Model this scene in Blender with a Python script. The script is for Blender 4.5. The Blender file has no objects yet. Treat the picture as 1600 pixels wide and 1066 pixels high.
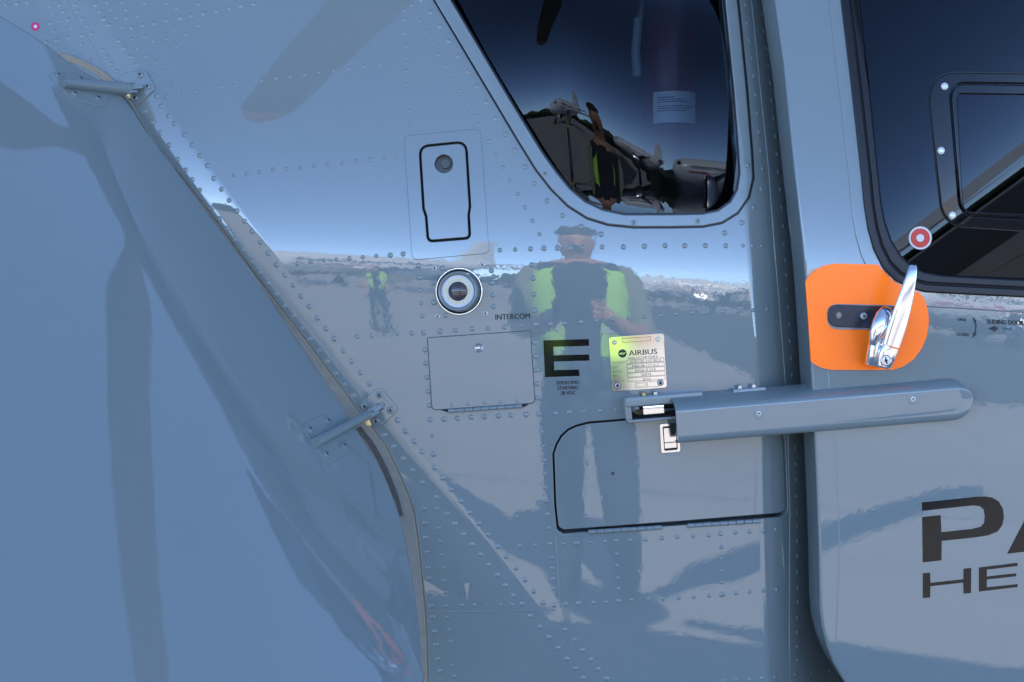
import bpy, bmesh, math, random
from mathutils import Vector, Matrix
from mathutils.geometry import delaunay_2d_cdt
random.seed(7)
S = bpy.context.scene
COL = S.collection

# ------------------------------------------------------------------ camera, light, exposure
D, FPX, CX, CY, ZC = 2.0, 2000.0, 800.0, 533.0, 1.30
cam_d = bpy.data.cameras.new('camera_view'); cam = bpy.data.objects.new('camera_view', cam_d); COL.objects.link(cam)
cam.location = (0, -D, ZC); cam.rotation_euler = (math.radians(90), 0, 0)
cam_d.sensor_width = 36; cam_d.lens = 36 * FPX / 1600; cam_d.clip_start = 0.01; cam_d.clip_end = 5000
S.camera = cam
SUN_EL, SUN_AZ = math.radians(44), math.radians(8)
w = bpy.data.worlds.new('World'); S.world = w; w.use_nodes = True
nt = w.node_tree; bg = nt.nodes['Background']
sky = nt.nodes.new('ShaderNodeTexSky'); sky.sky_type = 'NISHITA'; sky.sun_disc = False
sky.sun_elevation = SUN_EL; sky.sun_rotation = SUN_AZ; sky.altitude = 0; sky.air_density = 0.30; sky.dust_density = 0.0; sky.ozone_density = 1.2
nt.links.new(sky.outputs[0], bg.inputs[0]); bg.inputs[1].default_value = 0.15
sd = bpy.data.lights.new('sun', 'SUN'); sd.energy = 2.5; sd.angle = math.radians(0.53); sd.color = (1, 0.95, 0.88)
sun = bpy.data.objects.new('sun', sd); COL.objects.link(sun)
sunv = Vector((math.sin(SUN_AZ) * math.cos(SUN_EL), math.cos(SUN_AZ) * math.cos(SUN_EL), math.sin(SUN_EL)))
sun.rotation_euler = (-sunv).to_track_quat('-Z', 'Y').to_euler(); sun.location = (0, 5, 20)
S.view_settings.view_transform = 'Standard'; S.view_settings.look = 'None'; S.view_settings.gamma = 1
S.view_settings.exposure = 2.5
S.render.engine = 'CYCLES'; S.cycles.max_bounces = 8; S.cycles.glossy_bounces = 5; S.cycles.transparent_max_bounces = 12
S.cycles.caustics_reflective = False; S.cycles.caustics_refractive = False

# ------------------------------------------------------------------ materials
def mat(name, col, rough=0.4, metal=0.0, ior=1.5, spec=None, peel=0.0, wave=0.0, vary=0.0, vscale=40, rvary=0.0):
    m = bpy.data.materials.new(name); m.use_nodes = True; t = m.node_tree
    b = t.nodes['Principled BSDF']; b.inputs['Base Color'].default_value = (*col, 1)
    b.inputs['Roughness'].default_value = rough; b.inputs['Metallic'].default_value = metal; b.inputs['IOR'].default_value = ior
    tc = t.nodes.new('ShaderNodeTexCoord')
    nrm = None
    def noise(scale, detail=2, rgh=0.5):
        n = t.nodes.new('ShaderNodeTexNoise'); n.inputs['Scale'].default_value = scale; n.inputs['Detail'].default_value = detail
        n.inputs['Roughness'].default_value = rgh
        t.links.new(tc.outputs['Object'], n.inputs['Vector']); return n
    for sc, dist in ((95, peel), (9, wave)):
        if dist:
            n = noise(sc); bp = t.nodes.new('ShaderNodeBump'); bp.inputs['Strength'].default_value = 1; bp.inputs['Distance'].default_value = dist
            t.links.new(n.outputs['Fac'], bp.inputs['Height'])
            if nrm: t.links.new(nrm.outputs[0], bp.inputs['Normal'])
            nrm = bp
    if nrm: t.links.new(nrm.outputs[0], b.inputs['Normal'])
    if vary:
        n = noise(vscale, 5, 0.62); mx = t.nodes.new('ShaderNodeMix'); mx.data_type = 'RGBA'
        mx.inputs['A'].default_value = (*[c * (1 - vary) for c in col], 1); mx.inputs['B'].default_value = (*[min(1, c * (1 + vary)) for c in col], 1)
        t.links.new(n.outputs['Fac'], mx.inputs['Factor']); t.links.new(mx.outputs['Result'], b.inputs['Base Color'])
    if rvary:
        n = noise(vscale * 0.7, 4); mr = t.nodes.new('ShaderNodeMapRange')
        mr.inputs['To Min'].default_value = max(0, rough - rvary); mr.inputs['To Max'].default_value = rough + rvary
        t.links.new(n.outputs['Fac'], mr.inputs['Value']); t.links.new(mr.outputs[0], b.inputs['Roughness'])
    return m

def glass_mat(name, tint, refl_ior=1.5):
    m = bpy.data.materials.new(name); m.use_nodes = True; t = m.node_tree; t.nodes.clear()
    out = t.nodes.new('ShaderNodeOutputMaterial'); mix = t.nodes.new('ShaderNodeMixShader'); fr = t.nodes.new('ShaderNodeFresnel')
    fr.inputs[0].default_value = refl_ior
    tr = t.nodes.new('ShaderNodeBsdfTransparent'); tr.inputs[0].default_value = (*tint, 1)
    gl = t.nodes.new('ShaderNodeBsdfGlossy'); gl.inputs['Roughness'].default_value = 0.0; gl.inputs['Color'].default_value = (0.72, 0.84, 1.0, 1)
    t.links.new(fr.outputs[0], mix.inputs[0]); t.links.new(tr.outputs[0], mix.inputs[1]); t.links.new(gl.outputs[0], mix.inputs[2])
    t.links.new(mix.outputs[0], out.inputs[0]); return m

PAINT_COL = (0.218, 0.268, 0.266)
M = {}
M['paint'] = mat('grey_paint', PAINT_COL, 0.018, 0.0, 1.88, peel=3.4e-5, wave=4.5e-5, vary=0.03, vscale=6)
M['paint_small'] = mat('grey_paint_fittings', PAINT_COL, 0.22, 0, 1.8, vary=0.05, vscale=60)
M['dark_gap'] = mat('dark_gap', (0.012, 0.012, 0.013), 0.7)
M['rubber'] = mat('black_rubber', (0.012, 0.012, 0.014), 0.38, vary=0.2, vscale=80)
M['seal_olive'] = mat('olive_grey_seal', (0.30, 0.30, 0.27), 0.3, vary=0.25, vscale=60)
M['seal_beige'] = mat('beige_seal', (0.36, 0.32, 0.24), 0.5, vary=0.2, vscale=90)
M['steel'] = mat('stainless_steel', (0.62, 0.60, 0.57), 0.22, 1.0, vary=0.08, vscale=200, rvary=0.06)
M['plate'] = mat('brushed_plate', (0.82, 0.78, 0.73), 0.10, 1.0, wave=0, peel=4e-6)
M['chrome'] = mat('chrome', (0.90, 0.90, 0.89), 0.13, 1.0, peel=6e-6, rvary=0.03)
M['white_screw'] = mat('pale_screw', (0.62, 0.60, 0.56), 0.3, 0.3)
M['brass'] = mat('cadmium_plated', (0.55, 0.42, 0.2), 0.3, 1.0, vary=0.3, vscale=200)
M['orange'] = mat('orange_vinyl', (1.0, 0.25, 0.012), 0.35, 0, 1.3, vary=0.03, vscale=20)
def fluorescent(name, col):
    # day-glo film: it turns blue and violet light into orange, so it returns more orange than it receives
    m = mat(name, (0.9, 0.3, 0.02), 0.35, vary=0.0); t = m.node_tree; t.nodes.remove(t.nodes['Principled BSDF']); out = t.nodes['Material Output']
    d = t.nodes.new('ShaderNodeBsdfDiffuse'); g = t.nodes.new('ShaderNodeBsdfGlossy'); g.inputs['Roughness'].default_value = 0.25; fr = t.nodes.new('ShaderNodeFresnel'); fr.inputs[0].default_value = 1.4; mx = t.nodes.new('ShaderNodeMixShader')
    n = t.nodes.new('ShaderNodeTexNoise'); n.inputs['Scale'].default_value = 14; n.inputs['Detail'].default_value = 6; t.links.new(t.nodes['Texture Coordinate'].outputs['Object'], n.inputs['Vector'])
    mc = t.nodes.new('ShaderNodeMix'); mc.data_type = 'RGBA'; mc.clamp_factor = True; mc.inputs['A'].default_value = (*[c * .93 for c in col], 1); mc.inputs['B'].default_value = (*[c * 1.07 for c in col], 1)
    t.links.new(n.outputs['Fac'], mc.inputs['Factor']); t.links.new(mc.outputs['Result'], d.inputs['Color'])
    t.links.new(fr.outputs[0], mx.inputs[0]); t.links.new(d.outputs[0], mx.inputs[1]); t.links.new(g.outputs[0], mx.inputs[2]); t.links.new(mx.outputs[0], out.inputs[0]); return m
M['orange'] = fluorescent('orange_vinyl', (1.85, 0.31, 0.016))
M['black'] = mat('black_vinyl', (0.008, 0.008, 0.008), 0.08, 0, 1.42, peel=4e-6)
M['ink'] = mat('dark_print', (0.02, 0.02, 0.024), 0.5)
M['grey_ink'] = mat('grey_print', (0.06, 0.06, 0.065), 0.5)
M['red'] = mat('red_vinyl', (0.68, 0.035, 0.02), 0.3)
M['pink'] = mat('magenta_print', (0.75, 0.03, 0.16), 0.35)
M['white'] = mat('white_vinyl', (0.74, 0.75, 0.72), 0.3)
M['escut'] = mat('worn_black_metal', (0.035, 0.032, 0.036), 0.28, 0.4, vary=0.5, vscale=120, rvary=0.12)
M['glass'] = glass_mat('tinted_glass', (0.34, 0.40, 0.46), 1.42)
M['glass_dark'] = glass_mat('dark_tinted_glass', (0.10, 0.12, 0.16), 1.42)
M['acrylic'] = mat('dark_acrylic', (0.004, 0.005, 0.008), 0.02, 0, 1.42)
M['interior'] = mat('cabin_lining', (0.05, 0.055, 0.065), 0.8, vary=0.2, vscale=5)
M['led_board'] = mat('led_board', (0.72, 0.74, 0.74), 0.4)
M['led'] = mat('led_chip', (0.85, 0.72, 0.25), 0.35)
M['lens'] = mat('dark_lens', (0.075, 0.06, 0.055), 0.03, 0, 1.7, vary=0.5, vscale=70)

# ------------------------------------------------------------------ object helpers
def link(name, me, parent=None):
    o = bpy.data.objects.new(name, me); COL.objects.link(o)
    if parent: o.parent = parent
    return o

def tag(o, label=None, cat=None, group=None, kind=None):
    for k, v in (('label', label), ('category', cat), ('group', group), ('kind', kind)):
        if v: o[k] = v
    return o

class MB:
    """collects faces; build() links them as one mesh object"""
    def __init__(s): s.v = []; s.n = []; s.f = []; s.m = []; s.sm = []
    def add(s, vs, fs, mi=0, smooth=True, ns=None):
        o = len(s.v); s.v += [Vector(p) for p in vs]; s.n += (ns if ns else [None] * len(vs))
        for f in fs: s.f.append([o + i for i in f]); s.m.append(mi); s.sm.append(smooth)
    def loft(s, rings, mi=0, closed=True, caps=(True, True), smooth=True):
        k = len(rings[0]); vs = [p for r in rings for p in r]; fs = []
        for i in range(len(rings) - 1):
            for j in range(k if closed else k - 1):
                a, b = i * k + j, i * k + (j + 1) % k; fs.append((a, b, b + k, a + k))
        if caps[0]: fs.append(tuple(range(k - 1, -1, -1)))
        if caps[1]: fs.append(tuple((len(rings) - 1) * k + j for j in range(k)))
        s.add(vs, fs, mi, smooth)
    def lathe(s, prof, fr, mi=0, n=16, caps=(False, True), smooth=True):
        rings = [[fr((r * math.cos(2 * math.pi * j / n), r * math.sin(2 * math.pi * j / n), c)) for j in range(n)] for r, c in prof]
        s.loft(rings, mi, True, caps, smooth)
    def box(s, fr, a0, a1, b0, b1, c0, c1, mi=0):
        vs = [fr((a, b, c)) for a in (a0, a1) for b in (b0, b1) for c in (c0, c1)]
        s.add(vs, [(0, 1, 3, 2), (4, 6, 7, 5), (0, 4, 5, 1), (2, 3, 7, 6), (0, 2, 6, 4), (1, 5, 7, 3)], mi, False)
    def tube(s, pts, rad, mi=0, n=8, caps=(True, True)):
        rings = []
        for i, p in enumerate(pts):
            a = pts[max(0, i - 1)]; b = pts[min(len(pts) - 1, i + 1)]; d = (b - a).normalized()
            u = d.orthogonal() if abs(d.z) > 0.98 else d.cross(Vector((0, 0, 1)))
            u.normalize(); q = d.cross(u); r = rad[i] if isinstance(rad, (list, tuple)) else rad
            rings.append([p + (u * math.cos(2 * math.pi * j / n) + q * math.sin(2 * math.pi * j / n)) * r for j in range(n)])
        s.loft(rings, mi, True, caps)
    def mesh(s, name, mats):
        me = bpy.data.meshes.new(name); me.from_pydata(s.v, [], s.f)
        for m in mats: me.materials.append(m)
        for p, mi, sm in zip(me.polygons, s.m, s.sm): p.material_index = mi; p.use_smooth = sm
        if not any(n is not None for n in s.n):
            bm = bmesh.new(); bm.from_mesh(me); bmesh.ops.recalc_face_normals(bm, faces=bm.faces); bm.to_mesh(me); bm.free()
            if any(s.sm):
                me.set_sharp_from_angle(angle=math.radians(38))
        me.update(); return me
    def build(s, name, mats, parent=None):
        if not isinstance(mats, (list, tuple)): mats = [mats]
        return link(name, s.mesh(name, mats), parent)

# ------------------------------------------------------------------ surfaces (metres; zz = height above the lens)
def sp(v): return v if v > 0 else 0.0
def xbend(zz): return 0.378 - 0.075 * zz if zz > 0 else 0.378 - 0.04 * zz
def f_base(x, z):
    zz = z - ZC
    return (x - 0.33) ** 2 / 22 + (zz - 0.32) ** 2 / 22 + 0.035 * (x - 0.07) * (zz - 0.06) + 0.30 * sp(zz - 0.10) ** 2 / 1.0
def f_skin(x, z):
    d = x - xbend(z - ZC)
    y = f_base(x, z)
    if d > 0:
        y += 3.5 * d * d if d < 0.07 else 3.5 * (0.07 ** 2 + 2 * 0.07 * (d - 0.07))
        y += 0.62 * (d - 0.004 * (1 - math.exp(-d / 0.004)))
    if SEAM_LINE:
        e = (x - SEAM_LINE[0]) * SEAM_LINE[2] + (z - SEAM_LINE[1]) * SEAM_LINE[3]
        h_ = 0.036 - e
        if h_ > 0: y += 0.16 * (min(h_, 0.07) - 0.003 * (1 - math.exp(-h_ / 0.003)))
    return y
SEAM_LINE = None
def f_door(x, z): return f_base(x, z) - 0.042
def f_pane(x, z):
    zz = z - ZC
    # the pane is bowed: its slope in height changes along its length
    return f_base(0.66, ZC + 0.25) - 0.036 - 0.03 * (zz - 0.12) - 0.42 * (x - 0.6) * (zz - 0.12) + 0.16 * (zz - 0.12) ** 2 + 0.06 * (x - 0.68) ** 2
def f_quarter(x, z):
    zz = z - ZC
    ru = min(0.36, max(0.235, 0.33 - 0.68 * (x - 0.13))); w_ = zz - 0.235
    return (f_base(0.13, ZC + 0.27) + 0.010 - 0.065 * (x - 0.13) + (1.0 if x < 0.13 else 0.62) * (x - 0.13) ** 2 - (zz * zz - 0.0729) / 8
            + 8 * (w_ ** 3 / 3 - (ru - 0.235) * w_ * w_ / 2))

def P(px, py, off=0.0, f=f_skin):
    dx, dz = (px - CX) / FPX, (CY - py) / FPX
    if f.__name__ == 'f_clam':
        lo, hi = -1.7, 0.6
        for _ in range(44):
            y = (lo + hi) / 2
            if y - f(dx * (D + y), ZC + dz * (D + y)) + off > 0: hi = y
            else: lo = y
        return Vector((dx * (D + y), y, ZC + dz * (D + y)))
    y = 0.0
    for _ in range(60):
        x, z = dx * (D + y), ZC + dz * (D + y)
        yn = f(x, z) - off
        if abs(yn - y) < 1e-8: break
        y = y + (yn - y) * 0.8
    return Vector((dx * (D + yn), yn, ZC + dz * (D + yn)))
def N(p, f=f_skin):
    e = 1e-4
    return Vector(((f(p.x + e, p.z) - f(p.x - e, p.z)) / (2 * e), -1, (f(p.x, p.z + e) - f(p.x, p.z - e)) / (2 * e))).normalized()
ROLL = 4.3
def frame(px, py, off=0.0, f=f_skin, roll=ROLL, tilt=None):
    o = P(px, py, off, f); n = N(o, f)
    if tilt: n = (n + Vector(tilt)).normalized()
    u = (Vector((1, 0, 0)) - n * n.x).normalized(); v = n.cross(u)
    c, s = math.cos(math.radians(roll)), math.sin(math.radians(roll))
    u, v = u * c + v * s, v * c - u * s
    fr = lambda a: o + (u * a[0] + v * a[1] + n * a[2]) * 0.001
    fr.m = Matrix(((u.x, v.x, n.x, o.x), (u.y, v.y, n.y, o.y), (u.z, v.z, n.z, o.z), (0, 0, 0, 1)))
    return fr

# hinge line of the open clamshell door
HA, HB = P(203, 149, 0.008, f_base), P(576, 655, 0.008, f_base)
ht = Vector((HB.x - HA.x, HB.z - HA.z)); hl = ht.length; ht /= hl
hp = Vector((ht.y, -ht.x))
if hp.x > 0: hp = -hp
SEAM_LINE = (HA.x, HA.z, -hp.x, -hp.y)
TH0, TH1, SW = math.radians(65), math.radians(36), 0.55
GT = [0.0]
for i in range(400):
    s_ = (i + 0.5) * 0.0025; th = TH0 + (TH1 - TH0) * min(1, s_ / SW); GT.append(GT[-1] + math.tan(th) * 0.0025)
def f_clam(x, z):
    q = Vector((x - HA.x, z - HA.z)); s = q.dot(hp); t = q.dot(ht) / hl
    y = HA.y + (HB.y - HA.y) * t + 0.004
    if s <= 0: return y - 0.25 * s
    i = min(s / 0.0025, 399.0); k = int(i)
    return y - (GT[k] + (GT[min(k + 1, 400)] - GT[k]) * (i - k))

# ------------------------------------------------------------------ sheets cut to an outline, laid on a surface
def dens(poly, step, closed=True):
    out = []; n = len(poly)
    for i in range(n if closed else n - 1):
        a, b = poly[i], poly[(i + 1) % n]; k = max(1, int(math.ceil(math.dist(a, b) / step)))
        for j in range(k): out.append((a[0] + (b[0] - a[0]) * j / k, a[1] + (b[1] - a[1]) * j / k))
    if not closed: out.append(poly[-1])
    return out
def area(p): return sum(p[i][0] * p[(i + 1) % len(p)][1] - p[(i + 1) % len(p)][0] * p[i][1] for i in range(len(p))) / 2
def smooth(poly, n=2, closed=True, keep=()):
    for _ in range(n):
        out = []; m = len(poly)
        if not closed: out.append(poly[0])
        for i in range(m if closed else m - 1):
            a, b = poly[i], poly[(i + 1) % m]
            out += [(a[0] * .75 + b[0] * .25, a[1] * .75 + b[1] * .25), (a[0] * .25 + b[0] * .75, a[1] * .25 + b[1] * .75)]
        if not closed: out.append(poly[-1])
        poly = out
    return poly
def rounded(corners, r, n=5):
    """polygon with its corners rounded by r (one number or one per corner)"""
    out = []; m = len(corners)
    for i in range(m):
        p = Vector(corners[i]); a = Vector(corners[i - 1]) - p; b = Vector(corners[(i + 1) % m]) - p
        rr = r[i] if isinstance(r, (list, tuple)) else r
        if rr <= 0: out.append(tuple(p)); continue
        ang = a.angle(b); d = min(rr / math.tan(ang / 2), a.length * .49, b.length * .49)
        p0, p1 = p + a.normalized() * d, p + b.normalized() * d
        for j in range(n + 1):
            t = j / n; out.append(tuple(p0 * (1 - t) ** 2 + p * 2 * t * (1 - t) + p1 * t * t))
    return out
def inset(poly, d):
    n = len(poly); sg = 1 if area(poly) > 0 else -1; out = []
    for i in range(n):
        a, p, b = poly[i - 1], poly[i], poly[(i + 1) % n]
        e1 = Vector((p[0] - a[0], p[1] - a[1])); e2 = Vector((b[0] - p[0], b[1] - p[1]))
        if e1.length < 1e-6 or e2.length < 1e-6: out.append(p); continue
        e1.normalize(); e2.normalize(); n1 = Vector((-e1.y, e1.x)) * sg; n2 = Vector((-e2.y, e2.x)) * sg
        m = n1 + n2
        if m.length < 0.2: m = n1
        m.normalize(); k = d / max(0.45, m.dot(n1)); out.append((p[0] + m.x * k, p[1] + m.y * k))
    return out
def inside(p, poly):
    x, y = p; c = False; n = len(poly); j = n - 1
    for i in range(n):
        xi, yi = poly[i]; xj, yj = poly[j]
        if (yi > y) != (yj > y) and x < (xj - xi) * (y - yi) / (yj - yi) + xi: c = not c
        j = i
    return c
def circle(cx, cy, r, n=24): return [(cx + r * math.cos(2 * math.pi * i / n), cy + r * math.sin(2 * math.pi * i / n)) for i in range(n)]

def sheet_into(mb, outline, holes=(), f=f_skin, off=0.0, thick=0.004, er=1.0, step=24, mi=0, hole_er=None, grid=None, creases=()):
    outline = dens(outline, step); holes = [dens(h, step) for h in holes]
    her = er if hole_er is None else hole_er
    inner = inset(outline, er) if er > 0 else outline
    hin = [inset(h, -her) if her > 0 else h for h in holes]
    vs = []; ed = []
    for poly in [inner] + hin:
        o = len(vs); vs += [Vector(p) for p in poly]; ed += [(o + i, o + (i + 1) % len(poly)) for i in range(len(poly))]
    for line in creases:      # lines the mesh has to follow
        prev = None
        for p in dens(line, step * .8, False):
            ok = inside(p, inner) and not any(inside(p, h) for h in hin) and all((b[0] - p[0]) ** 2 + (b[1] - p[1]) ** 2 > 4 for b in vs[-400:] if prev is None or b is not vs[prev])
            if ok:
                vs.append(Vector(p))
                if prev is not None: ed.append((prev, len(vs) - 1))
                prev = len(vs) - 1
            else: prev = None
    xs = [p[0] for p in inner]; ys = [p[1] for p in inner]
    g = grid or step; x = min(xs) + g * .5; bnd = list(vs)
    while x < max(xs):
        y = min(ys) + g * .5
        while y < max(ys):
            q = (x, y)
            if inside(q, inner) and not any(inside(q, h) for h in hin):
                if all((b[0] - x) ** 2 + (b[1] - y) ** 2 > (g * .42) ** 2 for b in bnd): vs.append(Vector(q))
            y += g
        x += g
    r = delaunay_2d_cdt(vs, ed, [], 0, 1e-5)
    ov, of = r[0], r[2]
    fs = []
    for t in of:
        c = (sum(ov[i][0] for i in t) / 3, sum(ov[i][1] for i in t) / 3)
        if inside(c, inner) and not any(inside(c, h) for h in hin): fs.append(list(t))
    pts = [P(v[0], v[1], off, f) for v in ov]; ns = [N(p, f) for p in pts]
    def fix(fs, pts, ns):
        out = []
        for t in fs:
            g = (pts[t[1]] - pts[t[0]]).cross(pts[t[2]] - pts[t[0]])
            out.append(list(t) if g.dot(ns[t[0]] + ns[t[1]] + ns[t[2]]) >= 0 else list(reversed(t)))
        return out
    mb.add(pts, fix(fs, pts, ns), mi, True, ns)
    for poly, ins, sg, rr in [(outline, inner, 1, er)] + [(h, i, -1, her) for h, i in zip(holes, hin)]:
        n = len(poly); A = [P(p[0], p[1], off, f) for p in ins]; NA = [N(p, f) for p in A]
        O2 = inset(poly, 1.0); B = []; NB = []; Cc = []; NC = []
        for k in range(n):
            b = P(poly[k][0], poly[k][1], off - rr * 0.0008, f); nn = N(b, f)
            outd = Vector((poly[k][0] - O2[k][0], 0, -(poly[k][1] - O2[k][1]))) * sg
            outd = (outd - nn * outd.dot(nn)).normalized()
            B.append(b); NB.append((outd + nn * 0.35).normalized()); Cc.append(b - nn * max(0.0002, thick - rr * 0.0008)); NC.append(outd)
        if rr > 0:
            q = [[k, (k + 1) % n, n + (k + 1) % n, n + k] for k in range(n)]
            mb.add(A + B, fix(q, A + B, NA + NB), mi, True, NA + NB)
        NB2 = [x.copy() for x in NC]
        q = [[k, (k + 1) % n, n + (k + 1) % n, n + k] for k in range(n)]
        mb.add(B + Cc, fix(q, B + Cc, NB2 + NC), mi, True, NB2 + NC)

def finish(mb, name, mats, parent=None):
    if not isinstance(mats, (list, tuple)): mats = [mats]
    me = mb.mesh(name, mats)
    me.normals_split_custom_set_from_vertices([n if n is not None else Vector((0, -1, 0)) for n in mb.n])
    return link(name, me, parent)

def sheet(name, outline, m, parent, **k):
    mb = MB(); sheet_into(mb, outline, **k); return finish(mb, name, m, parent)

# ------------------------------------------------------------------ lettering
_tmp = []
def text_polys(body):
    c = bpy.data.curves.new('t', 'FONT'); c.body = body; c.size = 1; c.resolution_u = 3
    o = bpy.data.objects.new('t', c); COL.objects.link(o)
    bpy.context.view_layer.update()
    e = o.evaluated_get(bpy.context.evaluated_depsgraph_get()); me = e.to_mesh()
    v = [(a.co.x, a.co.y) for a in me.vertices]; f = [list(p.vertices) for p in me.polygons]
    e.to_mesh_clear(); bpy.data.objects.remove(o); bpy.data.curves.remove(c)
    return v, f
def text_into(mb, body, tl, tr, bl, f=f_skin, off=0.0006, mi=0, bold=0.0):
    """letters fitted to the parallelogram tl, tr, bl given on the surface"""
    v, fs = text_polys(body)
    x0 = min(p[0] for p in v); x1 = max(p[0] for p in v); y0 = min(p[1] for p in v); y1 = max(p[1] for p in v)
    for dx in ((0,) if not bold else (-bold, bold)):
        pts = []
        for p in v:
            a = (p[0] - x0) / (x1 - x0); b = (y1 - p[1]) / (y1 - y0)
            pts.append(P(tl[0] + (tr[0] - tl[0]) * a + (bl[0] - tl[0]) * b + dx, tl[1] + (tr[1] - tl[1]) * a + (bl[1] - tl[1]) * b, off + (0.0001 if dx > 0 else 0), f))
        ns = [N(p, f) for p in pts]
        out = []
        for t in fs:
            g = (pts[t[1]] - pts[t[0]]).cross(pts[t[2]] - pts[t[0]]); out.append(t if g.dot(ns[t[0]]) >= 0 else t[::-1])
        mb.add(pts, out, mi, False, ns)
def text(name, body, tl, tr, bl, m, parent, **k):
    mb = MB(); text_into(mb, body, tl, tr, bl, **k); return finish(mb, name, m, parent)

# ------------------------------------------------------------------ small shared fittings
def ident(a): return Vector(a) * 0.001
def fit_mesh(name, build, mats):
    mb = MB(); build(mb); return mb.mesh(name, mats)
def b_rivet(mb): mb.lathe([(5.2, -0.3), (4.4, 0.45), (3.0, 1.25), (1.2, 1.6)], ident, n=11)
RIVET = fit_mesh('rivet', b_rivet, [M['paint_small']])
def b_screw(mb, r=5.5, flat=False, mi=0):
    mb.lathe([(r, -0.5), (r, 0.8), (r * .9, 1.5), (r * .55, 2.1), (r * .2, 2.2)], ident, n=16, mi=mi)
    for a in (20, 110):
        c, s = math.cos(math.radians(a)), math.sin(math.radians(a))
        fr = lambda p: ident((p[0] * c - p[1] * s, p[0] * s + p[1] * c, p[2]))
        mb.box(fr, -r * .56, r * .56, -r * .13, r * .13, 1.0, 2.35, mi=1)
SCREW = fit_mesh('screw', lambda m: b_screw(m, 5.0), [M['paint_small'], M['dark_gap']])
PALE_SCREW = fit_mesh('screw', lambda m: b_screw(m, 4.3), [M['white_screw'], M['dark_gap']])
def b_wscrew(mb):
    mb.lathe([(7.6, -0.5), (7.6, 0.9), (6.9, 1.3), (5.0, 1.3)], ident, n=18); b2 = MB(); b_screw(b2, 4.6)
    mb.add([v + Vector((0, 0, 0.0012)) for v in b2.v], [f for f, m_ in zip(b2.f, b2.m) if m_ == 0], 0); mb.add([v + Vector((0, 0, 0.0012)) for v in b2.v], [f for f, m_ in zip(b2.f, b2.m) if m_ == 1], 1, False)
WASHER_SCREW = fit_mesh('screw', b_wscrew, [M['paint_small'], M['dark_gap']])
def b_csunk(mb):
    mb.lathe([(11, -0.3), (11, 0.2), (10.2, 0.5), (8.0, 0.4)], ident, n=24)
    for v, t, mi in ((4.6, 0.9, 1),): mb.lathe([(v, 0.0), (v, t), (v * .8, t + .2)], ident, n=16, mi=mi)
    for a in (0, 90):
        c, s = math.cos(math.radians(a)), math.sin(math.radians(a))
        mb.box(lambda p: ident((p[0] * c - p[1] * s, p[0] * s + p[1] * c, p[2])), -2.6, 2.6, -.6, .6, .5, 1.25, mi=2)
def b_pan(mb):
    mb.lathe([(6.5, -0.4), (6.5, 1.2), (5.2, 2.4)], ident, n=6, mi=0, smooth=False); mb.lathe([(2.6, 2.0), (2.6, 3.6), (2.0, 4.0)], ident, n=10, mi=0)
HEX = fit_mesh('bolt', b_pan, [M['steel']])
def put(name, me, parent, px, py, off=0.0, f=f_skin, scale=1.0, roll=None):
    o = link(name, me, parent)
    o.matrix_local = frame(px, py, off, f, random.uniform(0, 90) if roll is None else roll).m @ Matrix.Scale(scale, 4)
    return o

# ================================================================== THE HELICOPTER
heli = bpy.data.objects.new('helicopter', None); COL.objects.link(heli)
tag(heli, 'glossy grey-blue helicopter side with riveted skin, open rear door and orange door-handle sticker', 'helicopter')

# ---- main riveted skin
SEAM = [(40, 88), (95, 118), (145, 132), (178, 129), (206, 166), (228, 203), (250, 238), (278, 268), (340, 347), (400, 430), (440, 482), (478, 530), (500, 560),
        (530, 600), (560, 640), (585, 672), (603, 696), (618, 726), (630, 752), (641, 780), (648, 802), (653, 835), (657, 870), (662, 920), (666, 960), (668, 1000), (669, 1040), (670, 1130)]
skin_out = [(-140, -90)] + [(-140, -5), (-40, 45)] + SEAM + [(1390, 1130), (1325, 960), (1312, 640), (1300, 430), (1270, 100), (1255, -90)]
q_in = smooth([(655, -80), (705, 2), (800, 163), (858, 258), (905, 318), (958, 338), (1035, 336), (1110, 335), (1150, 318), (1158, 270), (1146, 120), (1123, -80)], 0)
def curve_corner(pts): return pts
Q_IN = [(655, -80), (705, 2), (800, 163), (846, 238), (868, 269), (890, 296), (914, 316), (942, 329), (975, 336), (1040, 336), (1098, 335), (1122, 330), (1142, 316), (1153, 296), (1157, 270), (1155, 230), (1148, 140), (1134, 0), (1125, -80)]
Q_OUT = [(632, -80), (681, 2), (765, 143), (812, 222), (838, 264), (862, 295), (888, 321), (918, 340), (950, 350), (990, 354), (1045, 354), (1098, 353), (1128, 347), (1152, 332), (1169, 308), (1176, 278), (1174, 240), (1166, 140), (1152, 0), (1144, -80)]
Q_MID = inset(Q_OUT, 9)
FLAP = rounded([(657, 230), (727, 223), (733, 322), (731, 336), (733, 371), (670, 376), (667, 338), (663, 326)], [14, 14, 3, 3, 7, 7, 3, 3])
HATCH = [(870, 828), (866, 790), (863, 709), (868, 694), (876, 680), (887, 670), (900, 664), (919, 659), (979, 654), (1100, 648), (1196, 644), (1212, 650), (1222, 668), (1227, 692), (1231, 795), (1228, 804), (1218, 808), (1060, 821), (880, 834)]
HATCH = rounded(HATCH, [7] + [0] * (len(HATCH) - 2) + [7])
def px_of(x, z):
    y = f_skin(x, z); return (CX + FPX * x / (D + y), CY - FPX * (z - ZC) / (D + y))
CREASES = [[px_of(HA.x + ht.x * hl * t - hp.x * e, HA.z + ht.y * hl * t - hp.y * e) for t in [-.25 + 2.4 * k / 48 for k in range(49)]] for e in (0.0375, 0.034, 0.028)]
CREASES += [[px_of(xbend(z_) + d_, ZC + z_) for z_ in [.58 - 1.16 * k / 40 for k in range(41)]] for d_ in (-0.0012, 0.003, 0.011)]
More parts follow.
